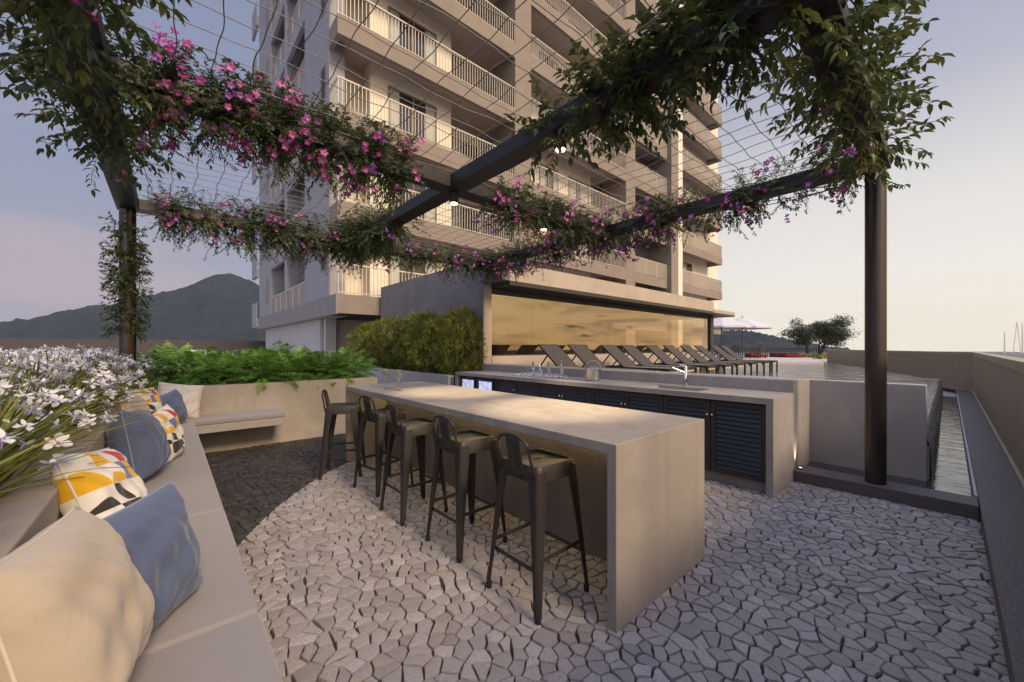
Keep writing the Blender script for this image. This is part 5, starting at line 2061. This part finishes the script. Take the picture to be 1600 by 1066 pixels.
fr0 = [make_fern(60 + i) for i in range(3)]
used = 0
rg = random.Random(5)
for (y, x0, x1, n, dz) in ((6.98, .12, 2.45, 10, 0), (7.38, .0, 2.5, 9, .05), (7.72, -.3, 2.4, 9, .06)):
    for i in range(n):
        o = fr0[used] if used < 3 else copy_tree(fr0[rg.randrange(3)])
        used += 1
        o.location = (x0 + (x1 - x0) * i / (n - 1) + rg.uniform(-.05, .05), y + rg.uniform(-.06, .06), .80 + dz * .5)
        o.rotation_euler = (0, 0, rg.uniform(0, 6.28))
        s = rg.uniform(.85, 1.1)
        o.scale = (s, s, s * 1.24)
        o['label'] = 'bright green plant with divided leaves in the far planter'

# small white flowering plant at the right end of the far planter
wf = thing('white_flower_plant', 'small white flowering plant at the right end of the far planter', 'plant', (2.3, 7.55, .84))
rg = random.Random(31)
lv = Leaves(31)
for k in range(160):
    d = rv(rg)
    d.z = abs(d.z)
    p = Vector((2.3, 7.55, .84)) + Vector((d.x * .35, d.y * .25, d.z * .40)) * rg.uniform(.4, 1)
    lv.leaf(p, d + rv(rg) * .5, Vector((0, 0, 1)), .06, .02, rg.random() * .6)
lv.mesh('leaves', 'leaf_fern', wf)
mb = MB()
for k in range(26):
    d = rv(rg)
    d.z = abs(d.z)
    c = Vector((2.3, 7.5, .86)) + Vector((d.x * .36, d.y * .22, d.z * .47))
    o = bpy.data.objects.new('flower', IR[k % 3])
    col.objects.link(o)
    o.parent = wf
    o.location = c - wf.location
    o.scale = (.55, .55, .55)
    o.rotation_euler = (rg.uniform(-.8, .8), rg.uniform(-.8, .8), rg.uniform(0, 6))

# ------------------------------------------------------------------ bamboo bushes


def make_bush(seed):
    rg = random.Random(seed)
    root = thing('bamboo_bush', 'x', 'bush', (0, 0, 0), 'bamboo bushes along the lobby side wall')
    lv = Leaves(seed)
    st_ = MB()
    H_ = 1.42
    for k in range(16):
        a = rg.uniform(0, 6.28)
        r = rg.uniform(.02, .14)
        b = Vector((r * math.cos(a), r * math.sin(a), 0))
        t = Vector((math.cos(a) * rg.uniform(.1, .36), math.sin(a) * rg.uniform(.1, .4), H_ * rg.uniform(.6, 1.0)))
        path = [b, b.lerp(t, .5) - Vector((t.x, t.y, 0)) * .12, t]
        st_.tube(path, [.008, .006, .003], 5, False)
    # leafy tufts over an uneven upright body
    lob = [(rg.uniform(0, 6.28), rg.uniform(.2, 1.25), rg.uniform(.25, .5)) for _ in range(10)]
    for k in range(620):
        a = rg.uniform(0, 6.28)
        h = rg.uniform(.02, 1) ** .9
        prof = .40 * (math.sin(math.pi * min(1, .18 + h * .80)) ** .6)
        bulge = sum(.11 * math.exp(-((h * H_ - lh) / .22) ** 2) * max(0, math.cos(a - la)) for la, lh, _ in lob)
        rr = (prof + bulge) * math.sqrt(rg.uniform(.25, 1))
        c = Vector((rr * math.cos(a), rr * math.sin(a), h * H_ * (1 - .10 * rg.random())))
        out = Vector((math.cos(a), math.sin(a), .35)).normalized()
        t0 = min(1, max(0, rg.gauss(.36, .2)))
        for q in range(8):
            d = out * .75 + rv(rg) * .9
            lv.leaf(c, d, Vector((0, 0, 1)) + rv(rg) * .4, rg.uniform(.085, .15), rg.uniform(.012, .018), min(1, max(0, t0 + rg.gauss(0, .1))))
    lv.mesh('leaves', 'leaf_bamboo', root, local=True, curl=.15)
    st_.obj('canes', 'stem', root, smooth=True, local=True)
    return root


bs0 = [make_bush(80 + i) for i in range(3)]
OB = ['nearest the lobby glass corner', 'second from the lobby glass corner', 'third from the lobby glass corner', 'fourth from the lobby glass corner', 'fifth from the lobby glass corner', 'third from the far left end', 'second from the far left end', 'at the far left end of the row']
rg = random.Random(8)
for i, (y, s) in enumerate(((6.98, 1.0), (7.62, .93), (8.3, .98), (9.0, 1.02), (9.75, .96), (10.5, .98), (11.2, .94), (11.85, .9))):
    o = bs0[i] if i < 3 else copy_tree(bs0[i % 3])
    o.location = (4.74 - .035 * max(0, i - 3) + rg.uniform(-.06, .04), y, .76)
    o.rotation_euler = (0, 0, rg.uniform(0, 6.28))
    o.scale = (1.05, 1.1, s * 1.07)
    o['label'] = 'yellow green bamboo bush against the grey wall, ' + OB[i]

# ------------------------------------------------------------------ the far trees


def far_tree(label, base, seed, trunks, height, crown, lean):
    rg = random.Random(seed)
    root = thing('garden_tree', label, 'tree', base, 'trees at the end of the pool')
    tr = MB()
    lv = Leaves(seed)
    tips = []
    for q in range(trunks):
        a = rg.uniform(0, 6.28)
        b = Vector((.12 * math.cos(a) * (trunks > 1), .12 * math.sin(a) * (trunks > 1), 0))
        fork = b + Vector((lean[0] * .25 + rg.uniform(-.15, .15), lean[1] * .25 + rg.uniform(-.15, .15), height * rg.uniform(.22, .36)))
        tr.tube([b, b.lerp(fork, .5) + rv(rg) * .05, fork], [.15 if trunks == 1 else .07, .12 if trunks == 1 else .06, .10 if trunks == 1 else .05], 8, True)
        for m in range(9 if trunks == 1 else 4):
            a2 = rg.uniform(0, 6.28)
            rr = math.sqrt(rg.uniform(.1, 1))
            tip = Vector((lean[0] + crown[0] * rr * math.cos(a2), lean[1] + crown[1] * rr * math.sin(a2), height * (.50 + .46 * rg.random() * (1 - rr * .4))))
            mid_ = fork.lerp(tip, .5) + rv(rg) * .15 - Vector((0, 0, .1))
            tr.tube([fork, mid_, tip], [.06 if trunks == 1 else .04, .035, .012], 6, False)
            tips.append(tip)
            for _ in range(2):
                tips.append(mid_.lerp(tip, rg.uniform(.3, .9)) + rv(rg) * .35)
    for t in tips:
        rr = rg.uniform(.32, .62)
        for k in range(170):
            d = rv(rg)
            p = t + Vector((d.x * rr * 1.25, d.y * rr * 1.25, d.z * rr * .9)) * rg.random() ** .4
            lv.leaf(p, rv(rg) + Vector((d.x, d.y, 0)) * .6, Vector((0, 0, 1)) + rv(rg) * .5, rg.uniform(.10, .18), rg.uniform(.05, .08), min(1, max(0, rg.gauss(.4 + .25 * d.z, .18))))
    tr.obj('trunk', 'bark', root, smooth=True, local=True)
    lv.mesh('crown', 'leaf_tree', root, local=True)


R_ = Vector((.748, -.664, 0))
far_tree('dense round crowned tree with a single trunk at the end of the pool', (37.6, 7.25, .5), 21, 1, 3.5, (1.35, 1.35), (-.35, .35))
far_tree('looser tree with several thin stems, right of the round crowned one', (38.2, 6.75, .5), 22, 5, 3.6, (1.1, 1.1), (.75, -.65))
gp = thing('ground_plant', 'low yellow green planting around the stems of the far trees', 'plant', (37.9, 7.0, .5))
lv = Leaves(77)
rg = random.Random(77)
for k in range(500):
    c = Vector((37.9 + rg.uniform(-.9, 1.1), 7.0 + rg.uniform(-.8, .7), .5))
    lv.leaf(c + Vector((0, 0, rg.uniform(0, .3))), rv(rg) + Vector((0, 0, 1)), rv(rg), .22, .05, rg.random())
lv.mesh('leaves', 'leaf_bamboo', gp)

# ------------------------------------------------------------------ back fence on the left, white frame
fn = thing('back_fence', 'dark boundary wall on the far left below the hill', 'fence', (-10, 30, 0))
MB().box(-50, 6.0, 30, 30.2, -.1, 1.83).obj('panel', 'fence_dark', fn)
cp = MB()
for i in range(12):
    x = -48 + i * 4.6
    MB().box(x, x + .3, 29.9, 29.998, -.1, 1.86).obj('pier', 'fence_dark', fn)
wfm = thing('goal', 'thin white rectangular goal frame in front of the dark boundary wall', 'goal', (-.2, 19, 0))
f_ = MB()
f_.box(.38, .43, 19, 19.06, 0, 1.30).box(1.05, 1.10, 19, 19.06, 0, 1.30).box(.43, 1.05, 19, 19.06, 1.25, 1.30)
f_.obj('tube', 'white_paint', wfm)

# ------------------------------------------------------------------ hills and masts


def hill(name, label_d, pts, depth, D, seed, amp):
    """ridge through pts (lateral, height) at distance D in front of the terrace, falling away on both sides"""
    fwd = Vector((.6637, .748, 0))
    rt = Vector((.748, -.6637, 0))
    xs = [p[0] for p in pts]
    hs = [p[1] for p in pts]
    nu, nv = 420, 46
    vs, fs = [], []
    for i in range(nu + 1):
        u = xs[0] + (xs[-1] - xs[0]) * i / nu
        h = float(np.interp(u, xs, hs))
        for j in range(nv + 1):
            v = -1 + 2 * j / nv
            prof = max(0, 1 - abs(v) ** 1.25)
            p = fwd * (D + v * depth) + rt * u
            nn = noise.fractal(Vector((p.x * .02, p.y * .02, seed)), 1, 2, 5) * amp * 1.5
            tree = abs(noise.noise(Vector((p.x * .13, p.y * .13, seed + 5)))) * amp + abs(noise.noise(Vector((p.x * .31, p.y * .31, seed + 9)))) * amp * .55
            z = -3 + (h + 3) * prof + (nn + tree - amp * .4) * min(1, prof * 2)
            vs.append((p.x, p.y, z))
    for i in range(nu):
        for j in range(nv):
            a = i * (nv + 1) + j
            fs.append((a, a + nv + 1, a + nv + 2, a + 1))
    return struct(name, MB().add(vs, fs), 'hill', smooth=True)


K = 520 / 605.


def prof_pts(px):
    return [((x - 800) * K, (543 - y) * K + 1.4) for x, y in px]


hill('hill', '', prof_pts([(-330, 556), (-200, 548), (0, 528), (60, 512), (110, 494), (190, 478), (240, 464), (300, 448), (335, 437), (357, 427), (380, 437), (430, 455), (520, 486), (640, 515), (760, 545), (900, 560)]), 170, 520, 3.3, 5.5)
K = 420 / 605.
hill('far_hill', '', prof_pts([(980, 558), (1060, 532), (1120, 517), (1150, 514), (1185, 521), (1215, 530), (1250, 542), (1290, 556)]), 90, 420, 8.1, 4.0)

for i, (lat, D, h, w, lb) in enumerate(((318, 250, 14.5, .35, 'thin single mast on the horizon, leftmost of the masts'), (326, 250, 20.5, 2.6, 'tapering lattice mast on the horizon, widest of the masts'), (329.5, 250, 20, .35, 'thin single mast right of the lattice mast'), (334, 250, 17, .35, 'thin single mast at the picture edge, rightmost of the masts'))):
    fwd = Vector((.6637, .748, 0))
    rt = Vector((.748, -.6637, 0))
    c = fwd * D + rt * lat + Vector((0, 0, -3))
    ms = thing('radio_mast', lb, 'mast', c, 'masts on the horizon')
    mb = MB()
    top = c + Vector((0, 0, h))
    for s in (-1, 1):
        mb.bar(c + rt * w * s, top + rt * .08 * s, .22, .22)
    for k in range(9):
        f = k / 9
        a = c.lerp(top, f)
        mb.bar(a - rt * w * (1 - f), a + rt * w * (1 - f), .14, .14)
    mb.obj('lattice', 'rail', ms)

# ------------------------------------------------------------------ air between here and the hills
hz = MB().box(-760, 640, -45, 1300, -4.2, 112)
ho = hz.obj('haze', 'ground')
ho.data.materials.clear()
hm = bpy.data.materials.new('haze air')
hm.use_nodes = True
ht = NT(hm.node_tree)
ht.n.clear()
hout = ht.new('ShaderNodeOutputMaterial')
hv = ht.new('ShaderNodeVolumePrincipled')
hv.inputs['Color'].default_value = (.64, .70, .95, 1)
hv.inputs['Density'].default_value = .0003
hv.inputs['Anisotropy'].default_value = .2
ht.l.new(hv.outputs[0], hout.inputs['Volume'])
ho.data.materials.append(hm)
tag(ho, kind='stuff')
